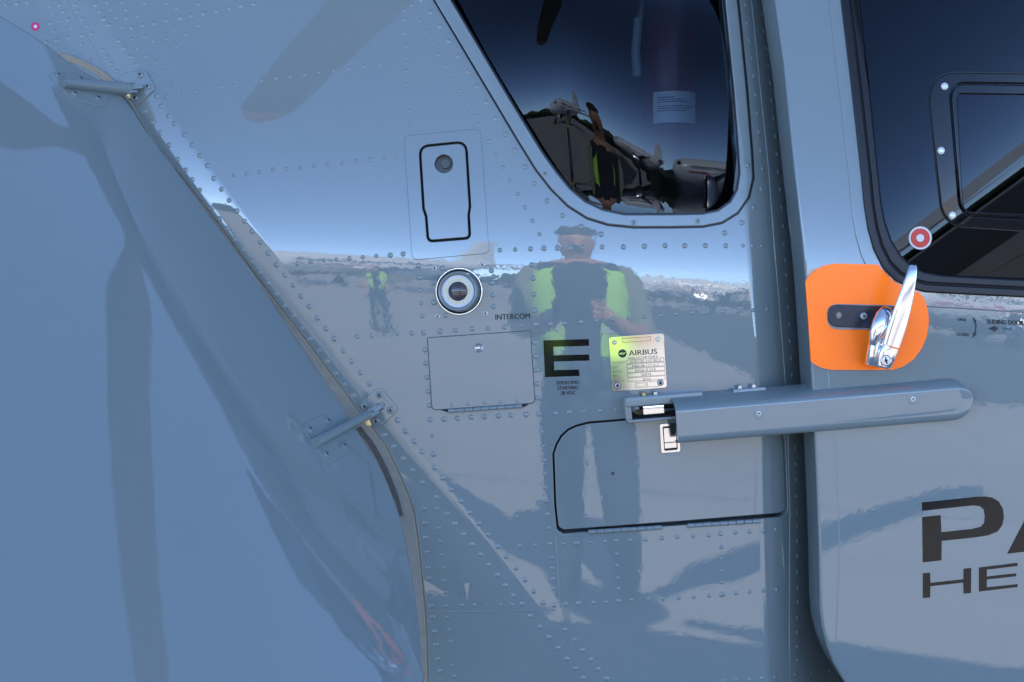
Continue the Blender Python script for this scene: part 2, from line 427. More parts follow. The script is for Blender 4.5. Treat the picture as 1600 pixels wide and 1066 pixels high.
skin = sheet('fuselage_skin', skin_out, M['paint'], heli, holes=[Q_MID, HATCH, inset(FLAP, -4)], thick=0.03, er=2.0, hole_er=1.0, step=22, creases=CREASES)

# lap joints and doublers: real edges proud of the skin
LINE_R = [(1162, -90), (1174, 0), (1187, 130), (1201, 266), (1211, 400), (1222, 532), (1227, 640), (1231, 800), (1233, 1000), (1235, 1130)]
lap_holes = []
sheet('lap_strip', [(x + (3 if 600 < y < 900 else 0), y) for x, y in LINE_R] + [(1385, 1130), (1320, 960), (1312, 640), (1297, 430), (1268, 100), (1253, -90)], M['paint'], skin, off=0.0012, thick=0.0014, er=0.8, step=24)
def strip(name, path, wd, m, parent, off, thick, f=f_skin, er=0.5):
    path = dens(path, 18, False); L = []; R = []
    for i, p in enumerate(path):
        a = path[max(0, i - 1)]; b = path[min(len(path) - 1, i + 1)]; d = Vector((b[0] - a[0], b[1] - a[1])).normalized()
        L.append((p[0] - d.y * wd / 2, p[1] + d.x * wd / 2)); R.append((p[0] + d.y * wd / 2, p[1] - d.x * wd / 2))
    return sheet(name, L + R[::-1], m, parent, off=off, thick=thick, er=er, f=f, step=18)
strip('seam_bead', [(671, 956), (760, 956), (868, 953)], 2.6, M['paint_small'], skin, 0.0007, 0.001)
strip('seam_bead', [(868, 838), (872, 900), (876, 950)], 2.8, M['paint_small'], skin, 0.0008, 0.001)
strip('seam_bead', [(88, -30), (112, 16), (136, 58), (158, 96), (175, 126)], 1.8, M['paint_small'], skin, 0.0006, 0.001)
strip('seam_bead', [(352, 352), (412, 424), (480, 505), (522, 560), (560, 612)], 1.6, M['paint_small'], skin, 0.0004, 0.0008)

# ---- rivets, as counted in the photograph
BIG = '''26,5 43,3 93,8 117,8 149,8 99,18 121,18 156,18 106,31 128,30 162,30 169,39 205,43 223,39 242,36 260,32 281,28 299,24 318,21 338,18 358,13 377,9 396,6 129,56 143,53 89,63 107,59 185,64 72,66 160,79 194,76 167,89 203,89 174,100 212,102 182,111 190,123
245,150 261,150 252,166 263,181 272,193 288,211 300,227 312,243 324,259 226,174 238,191 250,208 264,227 278,249 290,266 300,281 312,297 331,325 343,342 355,358 367,375 380,391 393,409 406,426 419,443 431,460 445,478 459,494 472,513 485,530 499,548 512,565 526,584 539,601 553,619
334,279 346,296 358,313 370,330 382,346 394,362 407,379 419,396 432,414 445,430 458,446 470,463 483,479 496,497 509,514 522,530 536,548 549,565 563,583 577,600
601,680 615,698 630,717 645,735 660,754 621,657 633,674 647,690 659,706 677,710 679,731 691,747 705,765 720,783 682,777 662,795 734,801 748,818 762,835 778,854 791,870 806,888 820,906 834,924 849,942
664,818 665,840 667,863 669,887 670,904 672,927 674,947 676,964 679,987 682,1008 685,1030 688,1049 699,803 711,819 725,835 738,851 751,867 764,883 777,899 790,915 803,931 816,944 829,963 844,980 858,996 872,1013 886,1030 899,1045 912,1060
866,946 883,984 897,1000 910,1016 923,1031 935,1046 948,1061
658,0 672,19 687,41 701,64 715,88 730,112 745,135 759,160 774,185 789,210 805,235 820,261 835,287 855,314 879,337 908,354 939,366 630,397 610,399 829,389 850,388 871,388 891,388 911,387 941,386 974,386 1007,385 1039,384 1070,384 1102,384 1134,384 1132,364 1159,348 1178,324 1190,295
831,414 833,435 834,460 836,485 837,507 859,506 882,505 907,503 654,415 655,434 768,423 769,442 770,461 771,479 676,443 678,473 691,420 696,493 644,521 662,520 688,518 712,516 738,514 763,513 788,511
664,547 665,568 667,590 669,612 671,634 672,656 694,655 715,654 736,652 757,651 779,650 798,649 822,648 842,647 868,646 889,644 835,535 837,557 838,578 839,600 840,622
1191,23 1194,49 1198,76 1201,103 1204,130 1206,157 1209,185 1212,213 1214,241 1216,268 1219,297 1222,325 1224,354 1225,382 1227,407 1229,430 1230,453 1232,480 1234,507 1235,533 1237,560 1238,587 1242,675 1243,700 1244,725 1245,750 1245,775 1246,800 1246,823 1246,845 1246,869 1246,893 1247,919 1247,941 1246,965 1246,988 1246,1010 1246,1032
962,845 1126,834 860,850 901,849 1194,829 1128,929 966,939 904,943 884,944 1213,827 1214,921'''
SMALL = '''9,7 78,10 168,4 191,4 227,4 260,5 310,6 82,21 174,15 197,15 275,13 79,36 92,33 182,27 197,28 214,25 113,44 136,41 192,42 69,52 84,49 99,46 275,46 310,40 206,61 226,57 239,64 261,61 291,54 101,78 115,81 128,86 142,92 128,70 215,76 250,78 275,71 228,88 242,97 263,90 240,117 260,110 268,130
286,145 304,143 324,139 345,136 366,133 387,129 409,126 431,122 453,120 476,117 498,113 521,110 545,107 568,104 592,100 612,97 365,274 386,272 406,269 427,265 448,264 470,262 491,259 513,257 535,255 557,252 579,250 601,248 620,246
632,16 643,8 632,31 633,52 634,72 634,91 635,111 636,132 637,152 639,173 640,194 655,31 665,49 676,67 686,85 697,104 708,123 719,142 730,162 741,181 748,194 763,221 775,242 786,262 797,282 809,303 820,324 832,345 843,366 781,391 805,390
465,412 486,409 506,407 526,406 546,404 567,402 588,400 1161,384 1176,384 1191,384 657,454 658,474 660,494 558,526 580,525 600,523 621,522 813,509 932,501 957,499 982,497 1007,495 1032,493 1056,491 1081,489 1105,488 1129,487 1154,486 1177,485 1199,483
1165,8 1168,36 1171,63 1175,91 1178,119 1181,148 1184,177 1186,206 1189,235 1192,264 912,643 938,642 963,640 847,675 849,697 850,719 851,740 852,762 854,783 855,804 857,825 675,681 683,795 686,826 688,846 690,867 692,887 693,907 696,926 697,947 699,965 702,985 704,1003 707,1040 710,1057
722,946 741,946 761,945 782,945 800,945 927,942 947,941 987,938 1012,936 1036,936 1060,934 1084,933 1108,931 1150,927 1171,925 1193,923 812,853 836,852 880,850 924,848 945,846 985,844 1009,843 1034,841 1058,839 1083,838 1107,837 1149,832 1171,831
862,872 863,888 864,904 865,920 963,866 964,884 965,903 966,920 1127,855 1127,873 1128,892 1128,910 1252,403 1258,477 1272,819 1272,914 1296,1048 1268,1051 1243,1054 1211,1058 1190,1060 1171,1062 1150,1062 1130,1064'''
pp = lambda t: [tuple(float(a) for a in q.split(',')) for q in t.split()]
big, small = pp(BIG), pp(SMALL)
print('rivets', len(big), len(small))
allr = [(p, 1.0) for p in big] + [(p, 0.8) for p in small]
SPLIT = 298
def lap(px, py):
    return 0.0011 if px > 1238 - (1066 - py) * 0.03 - max(0, 532 - py) * 0.06 + 4 else 0.0
for (px, py), s in allr[:SPLIT]: put('rivet', RIVET, skin, px, py, off=lap(px, py), scale=s * random.uniform(.84, .97))
mb = MB()
for (px, py), s in allr[SPLIT:]:
    fr = frame(px, py, lap(px, py)); s *= random.uniform(.84, .97); mb.lathe([(5.2 * s, -0.3), (4.4 * s, 0.45 * s), (3.0 * s, 1.25 * s), (1.2 * s, 1.6 * s)], fr, n=11)
o = mb.build('rivets', [M['paint_small']], skin); o['kind'] = 'stuff'

# ---- rear quarter window
win = sheet('quarter_window', inset(Q_IN, -2), M['glass'], heli, f=f_quarter, off=0.0, thick=0.003, er=0.3, step=18)
sheet('window_seal', inset(Q_OUT, -3.2), M['rubber'], win, holes=[inset(Q_OUT, 2)], off=0.0016, thick=0.012, er=0.8, step=20)
sheet('window_frame', Q_OUT, M['paint'], win, holes=[Q_IN], off=0.0052, thick=0.010, er=1.6, step=20)
sheet('frame_liner', inset(Q_IN, -3), M['rubber'], win, holes=[inset(Q_IN, 3)], off=0.0022, thick=0.004, er=0.4, step=20)
for px, py in ((852, 272), (990, 348), (1090, 346), (1169, 258)): put('screw', WASHER_SCREW, win, px, py, 0.0052, scale=0.62)

# ---- release flap panel
ap = sheet('access_panel', rounded([(631, 212), (751, 201), (764.5, 396), (644, 407)], [9, 9, 8, 9]), M['paint'], heli, holes=[inset(FLAP, -3.2)], off=0.0016, thick=0.002, er=1.0, hole_er=0.7, step=20)
sheet('flap', inset(FLAP, 0.6), M['paint'], ap, holes=[circle(693.5, 256, 14.3)], off=0.0012, thick=0.008, er=1.2, step=16)
sheet('flap_recess', inset(FLAP, -9), M['dark_gap'], ap, holes=[circle(693.5, 256, 15)], off=-0.010, thick=0.001, er=0, step=30)
mb = MB(); fr = frame(693.5, 256, 0.0)
mb.lathe([(14.3, -1.5), (14.3, -11), (0.1, -11)], fr, n=28, caps=(False, False)); mb.lathe([(8.2, -11), (8.2, -6.5), (7.6, -6)], lambda a: fr((a[0] + 2.6, a[1] + 1.6, a[2])), n=6, smooth=False)
mb.lathe([(3.0, -6), (3.0, -4.6), (2.2, -4.2)], lambda a: fr((a[0] + 3, a[1] + 1.6, a[2])), n=12)
mb.build('flap_lock', [mat('lock_olive', (0.10, 0.11, 0.10), 0.3)], ap)

# ---- round lamp with its ring of chips
fr0 = frame(717.5, 455.5, 0.0); fr1 = frame(717.5, 455.5, 0.0, tilt=(-0.07, 0, 0.0))
mb = MB(); mb.lathe([(37.5, -1), (37.5, 2.4), (36.6, 3.6), (35.4, 3.6), (34.2, 2.2), (33.6, 0.2)], fr0, n=56, caps=(False, False))
lamp = mb.build('lamp', [M['chrome']], heli)
mb = MB(); mb.lathe([(34, 0.4), (31.5, -1.2), (30, -1.2), (30.4, 3), (31.2, 12), (31.0, 16.5), (29.8, 18), (28.0, 17.4), (26.5, 14.8), (25.2, 14.2)], fr1, n=56, caps=(False, False)); mb.build('lamp_housing', [M['paint_small']], lamp)
mb = MB(); mb.lathe([(34.5, 1.2), (32.4, 0.6), (31.4, -0.6)], fr0, n=56, caps=(False, False)); mb.build('lamp_gasket', [M['rubber']], lamp)
mb = MB(); mb.lathe([(26, 13.2), (15.2, 13.2), (15.2, 9)], fr1, n=48, caps=(False, False)); mb.build('lamp_board', [M['led_board']], lamp)
mb = MB(); mb.lathe([(15.2, 10), (15.0, 13.6), (12.5, 16.0), (8.5, 17.8), (4, 18.8), (0.6, 19)], fr1, n=36, caps=(False, True)); mb.build('lamp_lens', [M['lens']], lamp)
mb = MB(); mb.box(ident, -1.7, 1.7, -1.7, 1.7, 0, 0.8); LED = mb.mesh('chip', [M['led']])
for k in range(20):
    a = 2 * math.pi * (k + .3) / 20; q = fr1((18.6 * math.cos(a), 18.6 * math.sin(a), 13.1)); o = link('chip', LED, lamp); o.matrix_local = Matrix.Translation(q) @ fr1.m.to_3x3().to_4x4() @ Matrix.Rotation(a, 4, 'Z')
for px, py in ((679, 419), (753.5, 414), (683.5, 494.5), (758.5, 490)): put('screw', PALE_SCREW, lamp, px, py, -0.0012)

sheet('paint_spot', circle(957.5, 740, 2.7, 12), M['grey_ink'], skin, off=0.0006, thick=0.0003, er=0)
# ---- small service hatch
SH = rounded([(668, 528), (828.5, 517), (836, 630), (675, 641)], [3, 6, 7, 8])
hatch = sheet('service_hatch', SH, M['paint'], heli, off=0.0026, thick=0.0022, er=1.0, step=20)
sheet('hatch_gap', inset(SH, -0.7), M['dark_gap'], hatch, off=0.0003, thick=0.0006, er=0, step=20)
def hinge(name, a, b, parent, off, r=0.0026, n=9):
    mb = MB(); A, B = P(*a, off), P(*b, off); d = (B - A) / n
    for i in range(n): mb.tube([A + d * (i + .03), A + d * (i + .97)], r * (1.0 if i % 2 else 1.06), 0, 10)
    return mb.build(name, [M['paint_small']], parent)
hinge('hinge', (700, 642.5), (816, 634.5), hatch, 0.0036, 0.0033)
sheet('hinge_gap', [(683, 639.5), (830, 628.5), (822, 634.6), (816, 637), (700, 644.6), (694, 642.5)], M['dark_gap'], hatch, off=0.0007, thick=0.001, er=0)
for px, py in ((706, 633), (731, 631), (757, 629), (782, 628), (808, 627)): put('rivet', RIVET, hatch, px, py, 0.0022, scale=0.72)
mb = MB(); fr = frame(748, 543.6, 0.0022)
mb.lathe([(7.2, -0.5), (7.2, 1.0), (6.2, 1.8), (5.0, 1.2), (4.6, -0.2)], fr, n=24, caps=(False, False)); mb.lathe([(4.7, 0.1), (0.2, 0.1)], fr, n=16, mi=1, caps=(False, False))
mb.lathe([(3.4, 0), (3.4, 1.9), (2.4, 2.5)], lambda a: fr((a[0] - .7, a[1] - .4, a[2])), n=14); mb.build('latch_stud', [M['steel'], M['dark_gap']], hatch)

# ---- baggage hatch below the rail
BAGO = [(x, y - (3.2 if y > 829 - (x - 870) * .062 - 9 else 0)) for x, y in dens(inset(HATCH, 3.2), 20)]
bag = sheet('baggage_hatch', BAGO, M['paint'], heli, off=0.0, thick=0.01, er=1.1, step=20)
sheet('hatch_recess', inset(HATCH, -16), M['dark_gap'], bag, off=-0.013, thick=0.001, er=0, step=40)
hinge('hinge', (919, 831.5), (1034.5, 824), bag, 0.0026, 0.0036, 9); hinge('hinge', (1074, 821.5), (1188, 814), bag, 0.0026, 0.0036, 9)
lt = sheet('hatch_latch', rounded([(1030.5, 662.5), (1061, 660.5), (1063.5, 706.5), (1033, 709)], 3.5), M['plate'], bag, holes=[rounded([(1035.5, 667), (1056.5, 665.5), (1059, 702.5), (1038, 704.5)], 2.5)], off=0.003, thick=0.004, er=0.8, hole_er=0.4)
sheet('latch_pocket', [(1034, 665), (1058, 664), (1060, 704), (1036, 706)], M['dark_gap'], bag, off=0.0006, thick=0.0008, er=0)
sheet('latch_paddle', rounded([(1036.7, 669), (1056, 667.8), (1057, 690.5), (1038, 692)], 1), M['plate'], bag, off=0.0032, thick=0.003, er=0.7)
sheet('latch_button', rounded([(1038, 692.3), (1057, 690.8), (1057.6, 699.8), (1038.6, 701.6)], 1), M['plate'], bag, off=0.0026, thick=0.003, er=0.7)

# ---- lettering on the skin
E_ = [(849, 532), (920, 530), (920.5, 540.5), (864.5, 542), (865, 555.5), (920.5, 554), (921, 563.5), (865.5, 565), (866, 578.5), (904.5, 577.5), (905.5, 587.5), (851.5, 589.5)]
sheet('letter', E_, M['black'], skin, off=0.0004, thick=0.0003, er=0, step=12)
text('lettering', 'INTERCOM', (774, 491.5), (828, 489.5), (774.3, 500), M['ink'], skin, bold=0.25)
text('lettering', 'SERVICING', (869.3, 595.8), (904.5, 594.5), (869.5, 601.2), M['ink'], skin, bold=0.2)
text('lettering', 'STARTING', (871, 603.8), (903.2, 602.6), (871.2, 609.3), M['ink'], skin, bold=0.2)
text('lettering', '28 VDC', (876.2, 611.8), (899, 610.8), (876.4, 617.2), M['ink'], skin, bold=0.2)

# ---- round magenta mark near the upper corner
sheet('round_mark', circle(55, 41.5, 6.5, 20), M['pink'], skin, off=0.0005, thick=0.0003, er=0)
sheet('mark_centre', circle(55.3, 41.5, 2.8, 14), M['white'], skin, off=0.0008, thick=0.0003, er=0)

# ---- data plate
dp = sheet('data_plate', rounded([(950.8, 526.8), (1037.2, 520.6), (1042.5, 606), (957.2, 612.5)], 5), M['plate'], heli, off=0.0016, thick=0.002, er=0.6, step=20)
DO = 0.0017
ZS, ZX, ZY = 9.692, 940, 510
zq = lambda x, y: (ZX + x / ZS, ZY + y / ZS)
mb = MB()
def ztext(b, x0, y0, x1, y1, h, mi=0, bold=0.0): text_into(mb, b, zq(x0, y0), zq(x1, y1), zq(x0 + h * .07, y0 + h), off=DO + 0.0003, mi=mi, bold=bold)
ztext('AIRBUS', 410, 368, 836, 340, 78, 0, 0.22)
ztext('HELICOPTERS', 406, 470, 846, 440, 34, 1)
ztext('AHD-DE 21G 0013', 425, 520, 895, 492, 40, 1)
ztext('MBB-BK117 D-2', 462, 590, 868, 565, 40, 1)
ztext('EASA.R.010', 510, 650, 816, 632, 40, 1)
ztext('20074', 598, 716, 750, 706, 38, 1)
ztext('2016', 615, 786, 740, 778, 38, 1)
finish(mb, 'lettering', [M['ink'], M['grey_ink']], dp)
mb = MB()
ys0 = [(155, 545, 375, 528, 'MANUFACTURER'), (155, 572, 348, 556, 'TYPE CERTIFICATE'), (155, 604, 265, 594, 'MODEL'), (155, 636, 230, 628, 'MODELE'), (160, 672, 295, 662, 'SERIAL NO'), (160, 700, 305, 690, 'NUMERO'), (162, 742, 262, 734, 'YEAR'), (166, 770, 280, 760, 'ANNEE')]
text_into(mb, 'PRODUCTION ORGANIS.', zq(153, 540), zq(375, 522), zq(154, 556), off=DO + .0002); text_into(mb, 'GRANT CERTIFICATE', zq(155, 562), zq(345, 547), zq(156, 578), off=DO + .0002)
for x0, y0, x1, y1, b in [(155, 600, 262, 592, 'MODEL'), (156, 628, 230, 622, 'MODE'), (160, 668, 292, 658, 'TYPE CERT. NO.'), (162, 694, 306, 684, 'MUSTERZUL.'), (162, 738, 265, 730, 'SERIAL NO.'), (164, 764, 280, 756, 'WERK-NR.'), (166, 806, 272, 798, 'YEAR OF'), (168, 830, 350, 818, 'CONSTRUCTION')]:
    text_into(mb, b, zq(x0, y0), zq(x1, y1), zq(x0 + 1, y0 + 17), off=DO + .0002)
finish(mb, 'lettering', M['grey_ink'], dp)
mb = MB()
def zline(pts, wd=0.55, closed=True):
    n = len(pts)
    for i in range(n if closed else n - 1):
        a, b = Vector(zq(*pts[i])), Vector(zq(*pts[(i + 1) % n])); d = (b - a).normalized(); q = Vector((-d.y, d.x)) * wd / 2
        v = [P(*p, DO + 0.0001) for p in (a + q, b + q, b - q, a - q)]; nn = [N(p) for p in v]
        f = [0, 1, 2, 3]; g = (v[1] - v[0]).cross(v[2] - v[0]); mb.add(v, [f if g.dot(nn[0]) > 0 else f[::-1]], 0, False, nn)
zline([(313, 186), (742, 157), (744, 215), (316, 248)])
for y0, y1, x0, x1, h in ((514, 476, 381, 942, 54), (580, 544, 383, 947, 54), (648, 610, 388, 953, 56), (714, 678, 393, 958, 58), (786, 748, 396, 962, 52)):
    zline([(x0, y0), (x1, y1), (x1 + 3, y1 + h), (x0 + 4, y0 + h)])
zline([(514, 852), (672, 840), (676, 925), (518, 937)]); zline([(690, 838), (862, 826), (862, 912), (696, 918)])
zline([(535, 866), (655, 856), (658, 905), (540, 915)], 0.4)
finish(mb, 'box_lines', M['grey_ink'], dp)
sheet('emblem', circle(*zq(316, 412), 6.6, 28), M['ink'], dp, off=DO + 0.0003, thick=0.0003, er=0)
mb = MB()
for k, pts in enumerate([[(262, 418), (290, 400), (330, 404), (372, 392), (345, 414), (310, 410), (285, 424)], [(275, 428), (320, 420), (360, 406), (330, 426)]]):
    sheet_into(mb, [zq(*p) for p in pts], off=DO + 0.0006, thick=0.0002, er=0, step=3)
finish(mb, 'emblem_lines', M['plate'], dp)
for x, y in ((194, 245), (852, 195)): put('bolt', HEX, dp, *zq(x, y), 0.0016, scale=0.62)
for x, y in ((241, 899), (891, 853)):
    mb = MB(); fr = frame(*zq(x, y), 0.0016); mb.lathe([(4.4, -.4), (4.4, .5), (3.6, 1.1), (2.4, 1.4)], fr, n=20, mi=0, caps=(False, False)); mb.lathe([(2.5, 1.0), (1.6, 0.6), (.2, .6)], fr, n=14, mi=1, caps=(False, False))
    mb.lathe([(5.2, -.3), (5.2, .25), (4.3, .3)], fr, n=20, mi=1, caps=(False, False)); mb.build('rivet', [M['white_screw'], M['dark_gap']], dp)

# ================================================================== SLIDING DOOR
DL = [(1198, -90), (1210, 0), (1224, 100), (1241, 266), (1252, 366), (1258, 436), (1264, 532), (1270, 640), (1275, 740), (1279, 850), (1281, 950), (1284, 980), (1291, 1008), (1301, 1034), (1318, 1064), (1345, 1105), (1362, 1130)]
door_out = DL + [(1780, 1130), (1780, -90)]
SEAL_O = [(1303, -90), (1314, 0), (1330, 132), (1345, 266), (1350, 320), (1356, 358), (1365, 390), (1379, 418), (1398, 438), (1420, 450), (1446, 457), (1500, 460), (1600, 465), (1780, 474), (1780, -90)]
SEAL_I = [(1333, -90), (1343, 0), (1358, 130), (1372, 266), (1377, 315), (1383, 346), (1393, 375), (1408, 399), (1424, 414), (1444, 424), (1470, 429), (1520, 432), (1600, 436), (1750, 444), (1750, -60), (1400, -90)]
SEAL_M1, SEAL_M2 = inset(SEAL_O, 13), inset(SEAL_O, 15.5)
door = sheet('sliding_door', door_out, M['paint'], heli, holes=[inset(SEAL_O, 5)], f=f_door, thick=0.075, er=5.0, hole_er=1, step=24)
edge = [(x - 0.6, y) for x, y in DL]
sheet('edge_seal', edge + [(x + 26, y - 4) for x, y in DL[::-1]], M['rubber'], door, f=f_door, off=-0.012, thick=0.06, er=1.5, step=20)
SUR = [(1282, -90), (1294, 0), (1310, 132), (1325, 266), (1330, 322), (1336, 366), (1346, 402), (1362, 434), (1386, 460), (1416, 474), (1450, 480), (1520, 484), (1600, 489), (1780, 497), (1780, -90)]
sheet('window_surround', SUR, M['paint'], door, holes=[inset(SEAL_O, 4)], f=f_door, off=0.0022, thick=0.0026, er=2.2, hole_er=0.6, step=22)
strip('door_crease', [(1291, 560), (1306, 700), (1312, 860), (1306, 1000)], 2.2, M['paint_small'], door, 0.0003, 0.0006, f=f_door)
STK = [(1259, 441), (1266, 429), (1277, 420), (1292, 414), (1312, 411.5), (1340, 411), (1366, 411)]
STK = [(1258.5, 440), (1265, 430), (1275, 421.5), (1288, 415), (1304, 412), (1372, 413.5), (1381, 424), (1398, 441), (1420, 452.5), (1437, 457.5), (1445, 469), (1450, 486), (1451.5, 502), (1448, 526), (1440, 545), (1427, 562), (1411, 573), (1395, 578), (1300, 578), (1284, 575), (1272, 569), (1267, 564), (1263, 500)]
sheet('orange_sticker', STK, M['orange'], door, f=f_door, off=0.0034, thick=0.003, er=0.2, step=14)
# the word on the door and the line below it, as far as the frame shows them
P_ = [(1440.6, 785.3), (1525, 776.3), (1540, 775.9), (1551, 777.8), (1560.7, 783.8), (1567, 795), (1568.6, 808), (1566, 821), (1558.8, 830.7), (1543.8, 836.7), (1525, 839.7), (1471.6, 845.3), (1471, 875.7), (1442, 879), (1441, 808.2), (1469.7, 805), (1471, 831.8), (1519.4, 826.5), (1532.6, 823), (1537.8, 817.5), (1539, 806), (1537, 796), (1530.7, 791), (1521, 789.8), (1441, 798.4)]
A_ = [(1573.8, 865.4), (1618, 781), (1640, 771), (1668, 768), (1692, 851), (1662, 855), (1657, 838), (1617, 843), (1608, 861.5)]
H_ = [(1442, 896), (1453.4, 895), (1453.8, 911), (1505.3, 905.3), (1505.7, 888.8), (1517.6, 887.6), (1517.2, 926.7), (1505.7, 927.8), (1505.3, 910.4), (1453.8, 916.2), (1453.4, 933.9), (1442, 934.8)]
E2_ = [(1529.7, 887), (1589.8, 879.5), (1590.4, 882), (1589.8, 884.5), (1542, 890.3), (1542, 901), (1587.5, 896), (1588, 898), (1587.5, 900.7), (1542, 905.7), (1542, 917.9), (1589.8, 912.9), (1590.3, 915), (1589.8, 917.5), (1529.7, 924.5)]
for p in (P_, A_, H_, E2_): sheet('letter', p, M['black'], door, f=f_door, off=0.0005, thick=0.0004, er=0, step=12)
dk = dict(f=f_door, off=0.0007)
text('lettering', 'OPEN', (1496, 497.2), (1509.4, 498), (1496, 501.4), M['ink'], door, bold=0.2, **dk)
text('lettering', 'CLOSED', (1495, 520), (1514, 521), (1495, 524.6), M['ink'], door, bold=0.2, **dk)
text('lettering', 'SLIDING DOOR', (1542.5, 499), (1599.5, 501.5), (1542.5, 505.8), M['ink'], door, bold=0.3, **dk)
text('lettering', 'OPEN', (1567, 512), (1580.5, 512.5), (1567, 516), M['grey_ink'], door, **dk)
sheet('arrow', [(1544.5, 513.4), (1555.5, 508.6), (1555.5, 511.2), (1559, 511.4), (1559, 515.8), (1555.4, 515.6), (1555.2, 519.2)], M['ink'], door, f=f_door, off=0.0007, thick=0.0003, er=0, step=8)
sheet('arrow', [(1520.2, 495), (1526.2, 502), (1524.8, 502.6), (1526, 509), (1524.6, 519.4), (1526, 522.2), (1519.3, 528.5), (1521.2, 519.8), (1522.8, 520.4), (1524, 512), (1523.4, 504.4), (1522, 504.2)], M['ink'], door, f=f_door, off=0.0007, thick=0.0003, er=0, step=6)

# ---- door window
pane = sheet('door_window', SEAL_I, M['glass_dark'], heli, f=f_pane, off=0.0, thick=0.004, er=0.2, step=18)
sheet('window_seal', SEAL_O, M['rubber'], pane, holes=[SEAL_M1], f=f_door, off=0.0068, thick=0.02, er=3.2, hole_er=2.4, step=20)
sheet('seal_groove', SEAL_M1, M['dark_gap'], pane, holes=[SEAL_M2], f=f_door, off=0.002, thick=0.01, er=0, step=20)
sheet('seal_lip', SEAL_M2, M['rubber'], pane, holes=[SEAL_I], f=f_door, off=0.0052, thick=0.028, er=2.4, hole_er=4.5, step=20)
VO = rounded([(1449, 113), (1780, 118), (1780, 372), (1474, 352)], [44, 4, 4, 44], 8)
VI = rounded([(1482, 128), (1760, 133), (1760, 352), (1499, 337)], [26, 4, 4, 30], 8)
VP = rounded([(1495, 146), (1750, 150), (1750, 340), (1505, 330)], [8, 4, 4, 16], 6)
sheet('vent_frame', VO, M['acrylic'], pane, holes=[VI], f=f_pane, off=0.0066, thick=0.0068, er=1.6, hole_er=1.6, step=16)
sheet('vent_rim', inset(VI, 3.2), M['acrylic'], pane, holes=[VP], f=f_pane, off=0.0082, thick=0.009, er=1.6, hole_er=1.6, step=16)
sheet('vent_pane', VP, M['glass_dark'], pane, f=f_pane, off=0.0030, thick=0.002, er=0.2, step=16)
sheet('vent_gasket', inset(VO, -2.2), M['rubber'], pane, holes=[inset(VO, 1)], f=f_pane, off=0.0022, thick=0.003, er=0.6, step=16)
for px, py in ((1476, 135), (1470.5, 235.5), (1488, 336.5)):
    mb = MB(); fr = frame(px, py, 0.0066, f_pane); mb.lathe([(5.4, -.2), (5.4, .5), (3.9, .7)], fr, n=20, mi=0, caps=(False, False)); mb.lathe([(3.9, .7), (3.6, 1.6), (2.6, 2.0), (1.5, 1.8), (1.3, .9), (.2, .9)], fr, n=16, mi=1, caps=(False, False)); mb.build('screw', [M['white'], M['steel']], pane)
TO = 0.0010
tk = dict(f=f_pane, thick=0.0004, er=0)
sheet('target_sticker', circle(1438, 372, 18, 40), M['white'], pane, off=TO, **tk)
sheet('sticker_ring', circle(1438, 372, 15, 40), M['red'], pane, off=TO + 0.0004, **tk)
sheet('sticker_centre', circle(1438, 372, 6, 24), M['white'], pane, off=TO + 0.0008, **tk)

# ---- door handle: escutcheon, grip housing, lever, lock
hd = sheet('door_handle', rounded([(1293, 476), (1400, 479), (1400, 514), (1294, 511)], [17, 3, 3, 17], 8), M['escut'], heli, f=f_door, off=0.0068, thick=0.004, er=1.2, step=12)
hd['label'] = 'chrome lever handle on a worn black plate'
sheet('plate_edge', rounded([(1291, 474.5), (1398, 477), (1398, 516), (1293, 515)], [19, 3, 3, 19], 8), M['paint_small'], hd, f=f_door, off=0.0042, thick=0.002, er=0.8, step=12)
mb = MB(); fr = frame(1310.5, 493, 0.0068, f_door); mb.lathe([(5.0, .05), (4.8, 1.2), (3.6, 2.4), (1.5, 2.8)], lambda a: fr((a[0] * .85 + a[2] * .3, a[1] * 1.05, a[2])), n=16); mb.build('plug', [M['seal_beige']], hd)
put('screw', PALE_SCREW, hd, 1349.5, 494, 0.0068, f_door, scale=1.25)
def H(px, py, off): return P(px, py, off, f_door)
def loft_px(secs, n=20, sq=2.6):
    """secs: (px, py, off, half width px, half depth m, angle of the axis) -> superellipse rings"""
    rings = []
    for px, py, off, hw, hz, ang in secs:
        c, s = math.cos(math.radians(ang)), math.sin(math.radians(ang)); r = []
        for j in range(n):
            a = 2 * math.pi * j / n; ca, sa = math.cos(a), math.sin(a)
            ex = math.copysign(abs(ca) ** (2 / sq), ca) * hw; ez = math.copysign(abs(sa) ** (2 / sq), sa) * hz
            r.append(H(px + ex * c, py + ex * s, off + ez))
        rings.append(r)
    return rings
mb = MB()   # pivot block under the lever
mb.loft(loft_px([(1365, 573.5, .010, 13, .006, 10), (1365, 572, .022, 15, .018, 12), (1369, 556, .026, 17, .022, 14), (1375, 532, .026, 18, .022, 16), (1379, 512, .025, 17, .020, 17), (1383, 498, .024, 14.5, .018, 18), (1387, 487, .020, 9, .010, 18)]), 0)
mb.build('handle_base', [M['chrome']], hd)
mb = MB()
mb.loft(loft_px([(1363, 540, .049, 4, .001, 18), (1364, 536, .050, 7, .006, 18), (1369, 522, .052, 11.5, .009, 18), (1376, 506, .052, 14, .010, 18), (1382, 492, .050, 13, .009, 18), (1386, 483, .046, 9, .006, 18), (1388, 480, .043, 4, .001, 18)], 20, 2.2), 0)
mb.build('handle_boss', [M['chrome']], hd)
mb = MB()   # the lever itself, long and bowed
